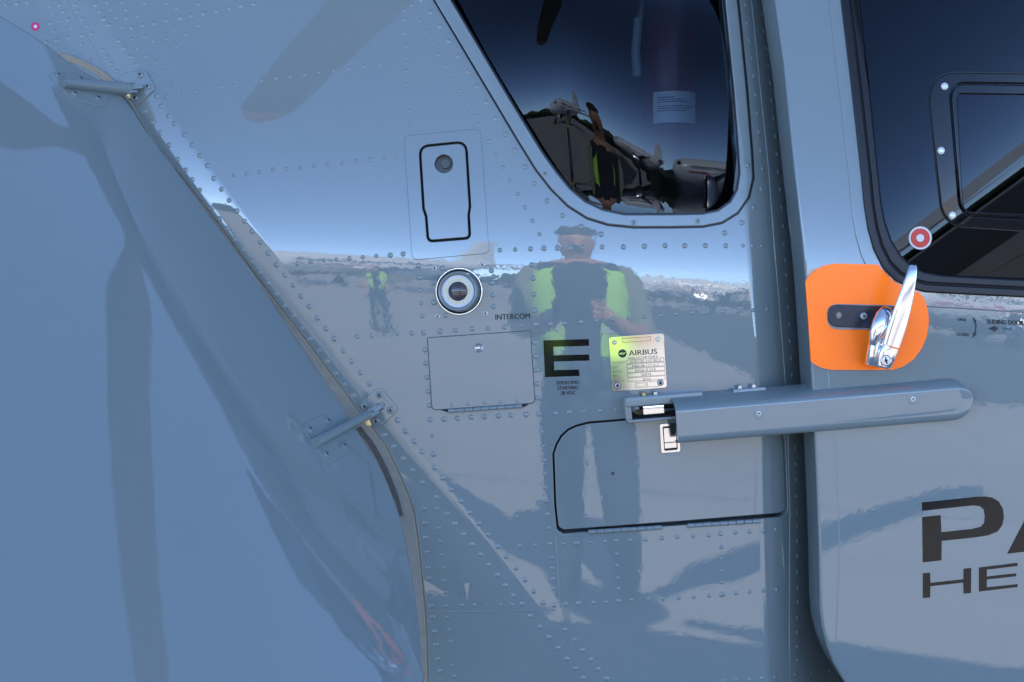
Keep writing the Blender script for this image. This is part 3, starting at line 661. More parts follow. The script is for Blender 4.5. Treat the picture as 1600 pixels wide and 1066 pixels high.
LV = [(1392.5, 541, .058, 13.8, .0062, 16), (1396, 530, .059, 14.2, .0066, 16), (1403, 508, .062, 14.5, .0066, 15), (1410, 484, .065, 13.6, .0064, 13), (1417, 460, .067, 12.0, .0060, 10), (1422, 440, .068, 9.8, .0056, 7), (1425.5, 424, .068, 7.9, .0050, 4), (1426.6, 416, .066, 6.6, .0042, 3), (1427, 412.5, .064, 4.2, .0020, 3)]
mb.loft(loft_px(LV, 24, 3.0), 0); mb.build('lever', [M['chrome']], hd)
mb = MB(); mb.loft(loft_px([(1380.5, 575.8, .051, 6, .0025, 14), (1381, 573, .052, 10.5, .0060, 14), (1384, 562, .053, 13.5, .0075, 15), (1388, 551, .055, 14.2, .0070, 16), (1391.6, 543, .056, 13.6, .0060, 16)], 24, 2.4), 0); mb.build('lever_hub', [M['chrome']], hd)
mb = MB(); fr = frame(1384.3, 563.5, .0608, f_door, 14)
mb.lathe([(8.3, -1.5), (8.3, .6), (7.6, 1.1), (6.9, .6), (6.7, .9), (.2, 1.0)], fr, n=28, mi=0, caps=(False, False)); mb.box(fr, -.9, .9, -5.2, 5.2, .5, 1.35, 1); mb.box(fr, -2, 2, -1.6, 1.6, .5, 1.3, 1)
mb.build('lock_cylinder', [M['steel'], M['dark_gap']], hd)

# ---- door rail: long cover, its screws, and the open channel behind its end
def f_rail(x, z): return f_base(x, z)
A0, A1 = Vector((1057, 660.5)), Vector((1523, 622))      # axis of the cover as seen at its front face
RO = 0.066
Pa, Pb = P(A0.x, A0.y, RO, f_base), P(A1.x, A1.y, RO, f_base)
rd = (Pb - Pa).normalized(); rn = N((Pa + Pb) / 2, f_base); rv = rn.cross(rd).normalized()
if rv.z < 0: rv = -rv
rn = rd.cross(rv); rn = rn if rn.y < 0 else -rn
Lr = (Pb - Pa).length; hh = 0.0335
prof = [(0.026, -0.0300), (0.034, -0.0326), (0.046, -0.0332), (0.054, -0.0312), (0.0585, -0.0272), (0.0602, -0.0222), (0.0605, -0.0200), (0.0605, 0.0), (0.0605, 0.0150), (0.0605, 0.0172), (0.0598, 0.0190), (0.0575, 0.0214), (0.050, 0.0262), (0.042, 0.0296), (0.030, 0.0330), (0.016, 0.0360), (0.002, 0.0380)]
rings = []
us = [0.0, 0.002] + [Lr * k / 14 for k in range(1, 13)] + [Lr - hh + hh * math.sin(math.pi / 2 * k / 10) for k in range(0, 11)]
for u in us:
    t = max(0.0, (u - (Lr - hh)) / hh); sc = math.sqrt(max(0.0, 1 - min(t, .999) ** 2.3)); so = 1 - 0.22 * t ** 3
    rings.append([Pa + rd * u + rv * (b * sc) + rn * ((a if a < .03 else .03 + (a - .03) * so) - RO + .006) for a, b in prof])
mb = MB(); mb.loft(rings, 0, closed=False, caps=(False, False))
mb.loft([[p - (rn * 0.0022 if i > 0 else Vector()) - (rv * .0018 if prof[i][1] > 0.02 else Vector()) for i, p in enumerate(r)] for r in rings[:3]], 0, closed=False, caps=(False, False))
# end cap closing the round nose against the door
rail = mb.build('door_rail', [M['paint']], heli)
if sum(p.normal.y * p.area for p in rail.data.polygons) > 0: rail.data.flip_normals()
for px, py in ((1185.5, 646), (1426.5, 623.5)):
    q = P(px, py, 0.0605, f_base); mbx = None
CSUNK = fit_mesh('screw', b_csunk, [M['paint_small'], M['white_screw'], M['dark_gap']])
def on_rail(px, py):
    o = Vector((0, -D, ZC)); d = Vector(((px - CX) / FPX, 1, (CY - py) / FPX)); c = Pa + rn * 0.0005
    q = o + d * ((c - o).dot(rn) / d.dot(rn)); return Matrix(((rd.x, rv.x, rn.x, q.x), (rd.y, rv.y, rn.y, q.y), (rd.z, rv.z, rn.z, q.z), (0, 0, 0, 1)))
for (px, py), s in (((1185.5, 646), .82), ((1426.5, 623.5), .85)):
    o = link('screw', CSUNK, rail); o.matrix_local = on_rail(px, py) @ Matrix.Scale(s, 4)
# channel: frame in mm along the rail from its left end
c0 = P(975, 640, 0.0, f_base)
rch = lambda a: c0 + rd * (a[0] * .001) + rv * (a[1] * .001) + rn * (a[2] * .001)
mb = MB()
def bar(x0, x1, y0, y1, z0, z1, r, mi=0):
    pts = rounded([(y0, z0), (y1, z0), (y1, z1), (y0, z1)], r, 4); mb.loft([[rch((x, p[0], p[1])) for p in pts] for x in (x0, x1)], mi)
bar(2, 120, 5, 21, 0, 30, 3); bar(2, 120, -19, -14.5, 0, 30, 1.5); bar(0, 9, -19, 21, 0, 27, 5); bar(4, 118, -16, 8, -4, 4, 1, 1)
ch = mb.build('rail_channel', [M['paint_small'], M['dark_gap']], rail)
mb = MB(); bar(28, 60, -9.5, 4.5, 6, 21, 1.2, 0); mb.build('slide_block', [M['plate']], rail)
mb = MB(); mb.tube([rch((20, -5, 14)), rch((28, -5, 14))], .0045, 0, 6); mb.tube([rch((16, -5, 14)), rch((20, -5, 14))], .0026, 0, 8); mb.build('adjuster_nut', [M['brass']], rail)
mb = MB(); mb.tube([rch((60, -5, 13)), rch((120, -3, 13))], .0026, 0, 8); mb.build('slide_rod', [M['steel']], rail)
mb = MB(); fr = lambda a: rch((18 + a[0], -1 + a[1], 5 + a[2])); mb.lathe([(6.5, 0), (6, 2), (2, 2.6)], fr, n=14); mb.build('screw', [M['paint_small']], rail)
for x in (31, 49):
    mb = MB(); mb.lathe([(5.2, 0), (5.2, 3.6), (4.4, 4.2)], lambda a: rch((x + a[0], 21 + a[2], 16 + a[1])), n=6, smooth=False); mb.build('bolt', [M['brass'] if x == 31 else M['steel']], rail)
c1 = P(1142, 612, 0.0, f_base)
rc1 = lambda a: c1 + rd * (a[0] * .001) + rv * (a[1] * .001) + rn * (a[2] * .001)
mb = MB(); pts = rounded([(-8, 0), (5, 0), (5, 24), (-8, 24)], 2, 3); mb.loft([[rc1((x, p[0], p[1])) for p in pts] for x in (0, 50)], 0); mb.build('rail_bracket', [M['paint_small']], rail)
for x in (12, 34):
    mb = MB(); mb.lathe([(5.4, 0), (5.4, 1.2), (4.2, 1.2), (4.2, 4.0), (3.4, 4.6)], lambda a: rc1((x + a[0], 5 + a[2], 13 + a[1])), n=12); mb.build('bolt', [M['steel']], rail)
mb = MB(); pts = rounded([(-34, 0), (6, 0), (6, 30), (-34, 30)], 2, 3)
mb.loft([[rch((x, p[0] , p[1])) for p in pts] for x in (120, 500)], 0); mb.build('rail_core', [M['dark_gap']], rail)

# ================================================================== OPEN CLAMSHELL DOOR
CE = [(-140, -60), (-60, -8), (0, 25), (45, 52), (75, 72), (95, 87), (112, 101), (132, 113), (152, 124), (172, 135), (192, 150), (208, 172), (226, 202), (246, 229), (276, 267), (318, 325), (350, 368), (400, 435), (432, 482), (470, 540), (500, 584), (530, 628), (558, 672), (578, 704), (594, 731), (608, 762), (622, 798), (631, 832), (640, 880), (648, 928), (655, 980), (659, 1030), (662, 1066), (666, 1130)]
CE = CE[:1] + smooth(CE[1:], 1, False)
clam_out = CE + [(420, 1160), (-140, 1160)]
def sheet_clam(name, outline, m, parent, off=0.0, **k): return sheet(name, outline, m, parent, f=f_clam, off=off, **k)
M['paint_door'] = M['paint']
clam = sheet_clam('clamshell_door', clam_out, M['paint'], heli, thick=0.022, er=1.6, step=22)
mb = MB()
JE = SEAM[1:]
J = [(x - 60, y + 8) for x, y in JE]
sheet_into(mb, JE + J[::-1], off=-0.003, thick=0.004, er=0.5, step=16)
finish(mb, 'door_jamb', M['seal_olive'], heli)
# seal bulb running down the opening, and the layered lip at its top
mb = MB()
pth = [P(x - 2.5, y + 1.2, -0.003) for x, y in smooth(dens(SEAM[3:], 30, False), 1, False)]
mb.tube(pth, 0.0016, 0, 8); se = mb.build('door_seal', [M['seal_beige']], heli)
mb = MB()
for k, (dx, dy, r, c) in enumerate(((0, 0, .0020, .003), (-2, 2.5, .0020, .002), (-4, 5, .0022, 0.001))):
    mb.tube([P(x + dx, y + dy, c) for x, y in smooth([(90, 84), (112, 89), (132, 97), (152, 108), (168, 119), (182, 132)], 2, False)], r, 0, 8)
mb.build('seal_lip', [M['seal_beige']], se)
mb = MB(); mb.tube([P(x, y, -0.004) for x, y in smooth([(560, 668), (585, 700), (604, 738), (617, 772), (626, 806)], 2, False)], 0.005, 0, 8); mb.build('seal_bulb', [mat('fabric_seal', (0.10, 0.095, 0.09), 0.8, vary=0.6, vscale=220)], se)

# hinge arms of the clamshell door
def door_hinge(skin_pl, sscrews, door_pl, dscrews, a0, a1, w0, w1, fork, nut):
    h = sheet('door_hinge', rounded(skin_pl, 9), M['paint'], heli, off=0.0034, thick=0.004, er=1.0, step=14)
    for q in sscrews: put('screw', SCREW, h, *q, 0.0034, scale=1.12)
    sheet('hinge_plate', rounded(door_pl, 6), M['paint'], h, f=f_clam, off=0.0028, thick=0.004, er=0.8, step=12)
    for q in dscrews: put('screw', WASHER_SCREW, h, *q, 0.0028, f=f_clam, scale=1.0)
    A = P(*a0, 0.010, f_clam); B = P(*a1, 0.020); mb = MB(); d = (B - A).normalized(); out = Vector((0, -1, 0)); out = (out - d * out.dot(d)).normalized(); sd_ = d.cross(out)
    rings = []
    for t in [0, .02, .2, .4, .6, .8, .97, 1.0]:
        wd = (w0 + (w1 - w0) * t) / 1000 * (0.92 if t in (0, 1.0) else 1); c = A + (B - A) * t; hgt = .011 + .004 * t
        rings.append([c + sd_ * (wd / 2 * math.cos(a)) + out * (hgt * (max(0, math.sin(a)) ** .8 if math.sin(a) > 0 else 0) - (.012 if math.sin(a) < 0 else 0)) for a in [2 * math.pi * j / 20 for j in range(20)]])
    mb.loft(rings, 0); mb.build('hinge_arm', [M['paint_small']], h)
    mb = MB(); F = P(*fork, 0.006)
    for s in (-.32, .32):
        o = sd_ * (w1 / 1000 * s); b0 = B + o - d * .012
        mb.loft([[c + sd_ * (.0016 * sa) + out * oo for sa, oo in ((-1, .010), (1, .010), (1, -.010), (-1, -.010))] for c in (b0, B + o + (F - B) * .35)], 0, smooth=False)
    mb.loft([[c + sd_ * (ww * sa) + out * oo for sa, oo in ((-1, hh_), (1, hh_), (1, -.012), (-1, -.012))] for c, ww, hh_ in ((B - d * .004, .003, .008), (B + (F - B) * .6, .003, .006), (F, .0032, .0))], 0, smooth=False)
    mb.build('hinge_fork', [M['paint_small']], h)
    mb = MB(); nf = P(*nut, .022); ax = sd_ if (sd_.z < 0) else -sd_
    def nfr(a): return nf + d * (a[0] * .001) + out * (a[1] * .001) + ax * (a[2] * .001)
    mb.lathe([(5.2, -4), (5.2, 2)], nfr, n=6, caps=(True, True), smooth=False); mb.lathe([(3.2, 2), (3.2, 4.6), (2.4, 5)], nfr, n=10); mb.lathe([(6, -5), (6, -4)], nfr, n=16, caps=(True, True))
    mb.build('hinge_nut', [M['brass']], h)
    return h
door_hinge([(186, 116), (226, 107), (244, 138), (210, 168), (194, 150)], [(219, 117), (230.6, 135.6), (211, 153)], [(72, 113), (96, 140), (114, 157.5), (164, 167), (176, 140), (120, 114)], [(90, 118), (116, 147), (152.5, 154), (125, 124)], (97, 131), (197, 140), 13, 23, (224, 135), (201.5, 149.5))
door_hinge([(560, 630), (594, 604), (623, 640), (590, 672)], [(592.5, 617), (570, 634.5), (610, 641), (588, 658)], [(470, 664.5), (507.5, 646), (550, 704.5), (512, 727)], [(483, 671), (512, 658), (509, 710), (537, 697)], (491, 693), (574, 649), 16, 15, (600, 631), (577, 661.5))

# ================================================================== rest of the airframe (outside the frame, it shades the apron and shows in reflections)
def quadbox(mb, x0, x1, y0, y1, z0, z1, mi=0, skip=()):
    vs = [(x, y, z) for x in (x0, x1) for y in (y0, y1) for z in (z0, z1)]
    fs = {'l': (0, 1, 3, 2), 'r': (4, 6, 7, 5), 'f': (0, 4, 5, 1), 'b': (2, 3, 7, 6), 'd': (0, 2, 6, 4), 'u': (1, 5, 7, 3)}
    mb.add(vs, [v for k, v in fs.items() if k not in skip], mi, False)
mb = MB()
# cabin lining: floor, ceiling, far side, bulkheads
quadbox(mb, -0.30, 3.4, 0.16, 1.75, 0.55, 2.12, 1, skip=('f',))
# outer shell round it
quadbox(mb, -0.34, 3.5, 0.20, 1.80, 0.45, 2.30, 0, skip=('f',))
o_sk = lambda px, py: P(px, py, -0.004, f_base)
top = [o_sk(x, -88) for x in range(-140, 1900, 120)]; bot = [o_sk(x, 1128) for x in range(600, 1900, 120)]
def apron_strip(row, z1, y1):
    mb.loft([row, [Vector((p.x * 1.04, y1, z1)) for p in row]], 0, closed=False, caps=(False, False))
apron_strip(top, 2.30, 0.42); apron_strip(bot, 0.45, 0.30)
# forward part: nose lofted ahead of the door
rings = []
for x, s_, zc in ((0.98, 1.0, 1.38), (2.2, 1.0, 1.36), (2.9, .86, 1.25), (3.4, .6, 1.08), (3.7, .3, .98), (3.8, .05, .95)):
    rings.append([Vector((x, 0.96 - .90 * s_ * math.copysign(abs(math.cos(a)) ** .6, math.cos(a)), zc + .92 * s_ * math.copysign(abs(math.sin(a)) ** .6, math.sin(a)))) for a in [2 * math.pi * j / 28 for j in range(28)]])
mb.loft(rings, 0, caps=(False, True))
mb.build('airframe', [M['paint'], M['interior']], heli)
mb = MB(); rings = []
for x, s_, zc in ((-2.0, .25, 2.50), (-1.7, .7, 2.46), (-.6, .95, 2.44), (.6, 1.0, 2.44), (1.5, .8, 2.40), (2.1, .3, 2.35)):
    rings.append([Vector((x, 0.96 - .62 * s_ * math.copysign(abs(math.cos(a)) ** .7, math.cos(a)), zc + .32 * s_ * math.copysign(abs(math.sin(a)) ** .7, math.sin(a)))) for a in [2 * math.pi * j / 24 for j in range(24)]])
mb.loft(rings, 0); mb.build('engine_cowling', [M['paint']], heli)
mb = MB(); rings = []
for x, r, zc in ((-.35, .62, 1.70), (-1.4, .50, 1.86), (-2.2, .36, 2.0), (-4.2, .24, 2.1), (-6.4, .20, 2.16)):
    rings.append([Vector((x, 0.96 + r * math.cos(a), zc + r * math.sin(a))) for a in [2 * math.pi * j / 20 for j in range(20)]])
mb.loft(rings, 0); mb.build('tail_boom', [M['paint']], heli)
mb = MB(); mb.tube([Vector((-1.4, 0.1, .06)), Vector((3.2, 0.1, .06)), Vector((3.6, 0.1, .2))], .05, 0, 10); mb.tube([Vector((-1.4, 1.8, .06)), Vector((3.2, 1.8, .06)), Vector((3.6, 1.8, .2))], .05, 0, 10)
for x in (.3, 2.3): mb.tube([Vector((x, 0.1, .08)), Vector((x, .3, .48)), Vector((x, 1.6, .48)), Vector((x, 1.8, .08))], .04, 0, 10)
mb.build('landing_skid', [M['paint_small']], heli)
HUB = Vector((0.72, 1.06, 3.45))
mb = MB(); mb.lathe([(70, -700), (90, 0), (220, 20), (220, 120), (120, 180)], lambda a: HUB + Vector((a[0], a[1], a[2])) * .001, n=20); hub = mb.build('rotor_hub', [M['escut']], heli)
M['blade'] = mat('blade_grey', (0.10, 0.105, 0.11), 0.45)
M['blade_tip'] = mat('blade_tip_rust', (0.42, 0.20, 0.14), 0.45)
def blade(tip, root=HUB, wd=0.30, droop=0.25):
    mb = MB(); tip = Vector(tip); d = (tip - root); sd_ = d.cross(Vector((0, 0, 1))).normalized(); rings = []
    for t in (.06, .1, .16, .3, .5, .7, .85, .95, .985, 1.0):
        c = root + d * t + Vector((0, 0, droop * 4 * t * (1 - t) * .5)); ww = wd * (.35 if t < .12 else 1.0) * (1.0 if t < .9 else (.92 if t < .97 else (.6 if t < .99 else .2)))
        rings.append([c + sd_ * (ww / 2 * a) + Vector((0, 0, .02 * b)) for a, b in ((-1, 0), (-.5, 1), (.5, .8), (1, 0), (.5, -.6), (-.5, -.8))])
    mb.loft(rings[:-2], 0); mb.loft(rings[-3:], 1); return mb.build('rotor_blade', [M['blade'], M['blade_tip']], heli)
for tp in [(-1.59, -3.39, 3.3), (3.82, -2.86, 3.3)] + [(HUB.x + 5 * math.cos(math.radians(t)), HUB.y + 5 * math.sin(math.radians(t)), 3.3) for t in (20, 92, 165)]: blade(tp)

# ---- extinguisher inside the quarter window
EX = Vector((0.292, 0.34, ZC + 0.477))
ext = bpy.data.objects.new('fire_extinguisher', None); COL.objects.link(ext)
tag(ext, 'red fire extinguisher with white printed label, seen dimly behind the quarter window', 'fire extinguisher')
exf = lambda a: EX + Vector((a[0], -a[2], a[1])) * 0.001
def exl(prof): 
    return [[EX + Vector((r * math.cos(2 * math.pi * j / 32), r * math.sin(2 * math.pi * j / 32), c)) * .001 for j in range(32)] for r, c in prof]
mb = MB(); mb.loft(exl([(5, -150), (46, -148), (52, -138), (52, 90), (48, 112), (34, 132), (18, 146), (15, 160)]), 0); mb.build('cylinder', [mat('extinguisher_red', (0.13, 0.008, 0.010), 0.3)], ext)
mb = MB(); mb.loft(exl([(16, 160), (20, 164), (20, 190), (12, 200)]), 0); mb.tube([exf((-15, 192, 0)), exf((40, 205, 0)), exf((70, 190, 0))], .007); mb.tube([exf((-15, 185, 0)), exf((62, 178, 0))], .006); mb.build('valve', [M['steel']], ext)
mb = MB(); mb.tube([exf(p) for p in ((-8, 182, 22), (-30, 178, 34), (-52, 150, 44), (-66, 100, 46), (-70, 40, 40), (-66, 0, 34))], .0085, 0, 10); mb.build('hose', [mat('hose_grey', (0.30, 0.31, 0.33), 0.5)], ext)
mb = MB(); lab = []
for z in (-30, -86):
    lab.append([EX + Vector((52.8 * math.sin(t), -52.8 * math.cos(t), z)) * .001 for t in [math.radians(-8 - 46 + 92 * k / 12 + 8) for k in range(13)]])
mb.loft(lab, 0, closed=False, caps=(False, False))
for k, z in enumerate((-40, -44, -48, -56, -60, -64)):
    t0, t1 = -36, (-2, 16, 30, 38, 30, 22)[k]
    mb.loft([[EX + Vector((53.3 * math.sin(math.radians(t)), -53.3 * math.cos(math.radians(t)), zz)) * .001 for t in [t0 + (t1 - t0) * q / 8 for q in range(9)]] for zz in (z, z - 1.4)], 1, closed=False, caps=(False, False))
mb.build('printed_label', [M['white'], M['grey_ink']], ext)

# ================================================================== SETTING (seen only mirrored in the paint and the glass)
def mat_apron():
    m = mat('apron_concrete', (0.37, 0.345, 0.315), 0.85, vary=0.14, vscale=1.3); t = m.node_tree; b = t.nodes['Principled BSDF']
    src = b.inputs['Base Color'].links[0].from_socket; tc = t.nodes['Texture Coordinate']
    n = t.nodes.new('ShaderNodeTexNoise'); n.inputs['Scale'].default_value = 0.25; n.inputs['Detail'].default_value = 6; t.links.new(tc.outputs['Object'], n.inputs['Vector'])
    br = t.nodes.new('ShaderNodeTexBrick'); br.offset = 0; br.inputs['Scale'].default_value = 1; br.inputs['Brick Width'].default_value = 5; br.inputs['Row Height'].default_value = 5; br.inputs['Mortar Size'].default_value = 0.02
    br.inputs['Color1'].default_value = (1, 1, 1, 1); br.inputs['Color2'].default_value = (.93, .93, .94, 1); br.inputs['Mortar'].default_value = (.35, .34, .33, 1); t.links.new(tc.outputs['Object'], br.inputs['Vector'])
    mp = t.nodes.new('ShaderNodeMapRange'); mp.inputs['To Min'].default_value = 0.72; mp.inputs['To Max'].default_value = 1.15; t.links.new(n.outputs['Fac'], mp.inputs['Value'])
    m1 = t.nodes.new('ShaderNodeMix'); m1.data_type = 'RGBA'; m1.blend_type = 'MULTIPLY'; m1.inputs['Factor'].default_value = 1; t.links.new(src, m1.inputs['A']); t.links.new(mp.outputs[0], m1.inputs['B'])
    m2 = t.nodes.new('ShaderNodeMix'); m2.data_type = 'RGBA'; m2.blend_type = 'MULTIPLY'; m2.inputs['Factor'].default_value = 1; t.links.new(m1.outputs['Result'], m2.inputs['A']); t.links.new(br.outputs['Color'], m2.inputs['B'])
    t.links.new(m2.outputs['Result'], b.inputs['Base Color']); return m
mb = MB(); mb.add([(-900, -900, 0), (900, -900, 0), (900, 900, 0), (-900, 900, 0)], [(0, 1, 2, 3)], 0, False); g = mb.build('ground', [mat_apron()]); g['kind'] = 'structure'
mb = MB(); mb.add([(3.5, -150, .004), (160, -150, .004), (160, -15, .004), (3.5, -15, .004)], [(0, 1, 2, 3)], 0, False); g = mb.build('added_dark_ground', [mat('added_asphalt', (0.055, 0.052, 0.05), 0.85, vary=0.3, vscale=0.8)]); g['kind'] = 'structure'  # dark patch added so the ground mirrored in the door window reads dark

# ---- the photographer, who shows in the paint
def skinned(name, pts, edges, mats, parent, sub=2, root=0):
    me = bpy.data.meshes.new(name); me.from_pydata([Vector(p[:3]) for p in pts], edges, []); o = bpy.data.objects.new(name, me); COL.objects.link(o)
    sk = o.modifiers.new('skin', 'SKIN'); sl = me.skin_vertices[0].data
    for i, p in enumerate(pts):
        r = p[3]; sl[i].radius = r if isinstance(r, tuple) else (r, r); sl[i].use_root = (i == root)
    o.modifiers.new('sub', 'SUBSURF').levels = sub
    bpy.context.view_layer.update(); e = o.evaluated_get(bpy.context.evaluated_depsgraph_get()); m2 = bpy.data.meshes.new_from_object(e)
    bpy.data.objects.remove(o); bpy.data.meshes.remove(me)
    for p in m2.polygons: p.use_smooth = True
    m2.materials.clear()
    for m in mats: m2.materials.append(m)
    return link(name, m2, parent)
FLESH = mat('skin_tone', (0.42, 0.22, 0.15), 0.5); NAVY = mat('navy_cloth', (0.018, 0.02, 0.03), 0.9); LIME = mat('hivis_lime', (0.44, 0.82, 0.10), 0.7); SILVER = mat('reflective_tape', (0.55, 0.56, 0.56), 0.35)
HAIR = mat('hair_dark', (0.03, 0.02, 0.015), 0.6); SHOE = mat('dark_shoe', (0.03, 0.03, 0.03), 0.6); SHADED_SLEEVE = mat('shaded_sleeve_olive', (0.22, 0.24, 0.16), 0.9); JEANS = mat('dark_jeans', (0.03, 0.04, 0.065), 0.9); SHORTS = mat('short_trousers', (0.05, 0.055, 0.07), 0.9); CAMBLK = mat('camera_black', (0.012, 0.012, 0.013), 0.4)  # sleeve olive: shade on the vest's outer sides, put into the colour
def person(x, y, label, aim=0.0, holding=True):
    r = bpy.data.objects.new('person', None); COL.objects.link(r); r.location = (x, y, 0); r.rotation_euler = (0, 0, aim); r.scale = (1.04,) * 3; tag(r, label, 'person')
    # local: faces +Y
    pts = [(0, 0, .95, (.15, .11)), (0, 0, 1.12, (.15, .105)), (0, 0.01, 1.32, (.17, .12)), (0, 0, 1.46, (.12, .085)), (0, .01, 1.53, .055), (0, .03, 1.60, .075), (0, .035, 1.70, .092), (0, .03, 1.775, .06)]
    ed = [(i, i + 1) for i in range(7)]
    def limb(a, seq):
        for q in seq: pts.append(q); ed.append((a, len(pts) - 1)); a = len(pts) - 1
    for s in (-1, 1):
        limb(0, [(s * .10, 0, .86, .115), (s * .115, .01, .50, .090), (s * .12, -.02, .28, .080), (s * .125, -.02, .09, .060), (s * .13, .10, .05, .038)])
        if holding: limb(3, [(s * .19, 0, 1.43, .068), (s * .26, .05, 1.15, .050), (s * .20, .25, 1.165, .042), (s * .10, .36, 1.22, .033), (s * .085, .40, 1.25, .036)])
        else: limb(3, [(s * .19, 0, 1.43, .065), (s * .25, -.01, 1.15, .048), (s * .26, .06, .90, .036), (s * .26, .09, .80, .036)])
    body = skinned('body', pts, ed, [FLESH, NAVY, JEANS, SHOE, SHADED_SLEEVE], r)
    for p in body.data.polygons:
        z, ax, yy = p.center.z, abs(p.center.x), p.center.y
        p.material_index = 3 if z < .10 else (2 if z < .97 and ax < .23 else (4 if ax > .165 and z > 1.12 and z < 1.5 and (yy < .14) else (0 if (z > 1.50 or (holding and (yy > .12 and z < 1.36)) or (not holding and ax > .2 and z < 1.15)) else 1)))
    pass
    mb = MB(); rings = []
    for z, rx, ry in ((.98, .205, .165), (1.07, .20, .165), (1.2, .205, .17), (1.32, .215, .165), (1.42, .20, .145), (1.475, .13, .105)):
        gap = math.radians(20 + 16 * max(0, (z - 1.15) / .3)); n = 26
        rings.append([Vector((rx * math.sin(gap + (2 * math.pi - 2 * gap) * j / n), ry * math.cos(gap + (2 * math.pi - 2 * gap) * j / n), z)) for j in range(n + 1)])
    mb.loft(rings, 0, closed=False, caps=(False, False)); mb.build('vest', [LIME], r)
    mb = MB()
    for zz in (1.02, 1.16):
        mb.loft([[Vector((.212 * math.sin(a), .174 * math.cos(a), z)) for a in [math.radians(24 + 312 * j / 24) for j in range(25)]] for z in (zz, zz + .05)], 0, closed=False, caps=(False, False))
    mb.build('vest_tape', [SILVER], r)
    mb = MB(); mb.loft([[Vector((a * math.cos(t), .02 + a * 1.12 * math.sin(t), z)) for t in [2 * math.pi * j / 18 for j in range(18)]] for a, z in ((.070, 1.745), (.086, 1.75), (.084, 1.78), (.06, 1.808), (.015, 1.82))], 0)
    mb.build('hair', [HAIR], r)
    fc = MB(); fc.loft([[Vector((w_ * math.cos(t), yy, z + h_ * math.sin(t))) for t in [2 * math.pi * j / 8 for j in range(8)]] for w_, h_, yy, z in ((.022, .03, .115, 1.665), (.016, .02, .138, 1.655), (.006, .008, .148, 1.65))], 0)
    fc.build('face', [FLESH], r)
    eyes = MB()
    for s in (-1, 1): eyes.lathe([(6, 0), (5, 3), (2, 4)], lambda a: Vector((s * .034 + a[0] * .001, .120 + a[2] * .001, 1.693 + a[1] * .0006)), n=10)
    eyes.box(lambda a: Vector(a), -.024, .024, .112, .122, 1.615, 1.622); eyes.build('features', [HAIR], r)
    if holding:
        for s in (-1, 1):
            for k in range(5):
                q = [(s * (.075), .42, 1.28 - .018 * k), (s * (.078), .45 + .004 * (k % 2), 1.282 - .018 * k), (s * .055, .468, 1.283 - .018 * k), (s * .035, .466 , 1.282 - .018 * k)] if k < 4 else [(s * .08, .40, 1.25), (s * .062, .385, 1.275), (s * .045, .38, 1.285)]
                mb = MB(); mb.tube([Vector(p) for p in q], [.010, .0095, .009, .007][:len(q)], 0, 8); mb.build('finger', [FLESH], r)
    return r
person(0.14, -2.55, 'person in open lime hi-vis vest holding a camera, mirrored large above the letter E')
person(-4.1, -19.0, 'person standing far off in a lime hi-vis vest, mirrored small beside the round lamp', aim=-.15, holding=False)
cm = bpy.data.objects.new('camera', None); COL.objects.link(cm); cm.location = (0.10, -2.12, ZC); tag(cm, 'black camera with a stubby lens held in both hands of the mirrored person', 'camera')
mb = MB(); quadbox(mb, -.068, .068, -.035, .02, -.048, .035, 0); quadbox(mb, -.028, .028, -.03, .018, .035, .062, 0); quadbox(mb, -.072, -.03, -.02, .045, -.046, .03, 0); mb.build('camera_body', [CAMBLK], cm)
mb = MB(); mb.lathe([(34, 10), (36, 14), (36, 40), (38, 42), (38, 58), (33, 58), (31, 50)], lambda a: Vector((a[0], a[2], a[1])) * .001, n=24, caps=(False, False)); mb.lathe([(31, 46), (2, 48)], lambda a: Vector((a[0], a[2], a[1])) * .001, n=24, mi=1, caps=(False, True)); mb.build('camera_lens', [CAMBLK, M['lens']], cm)

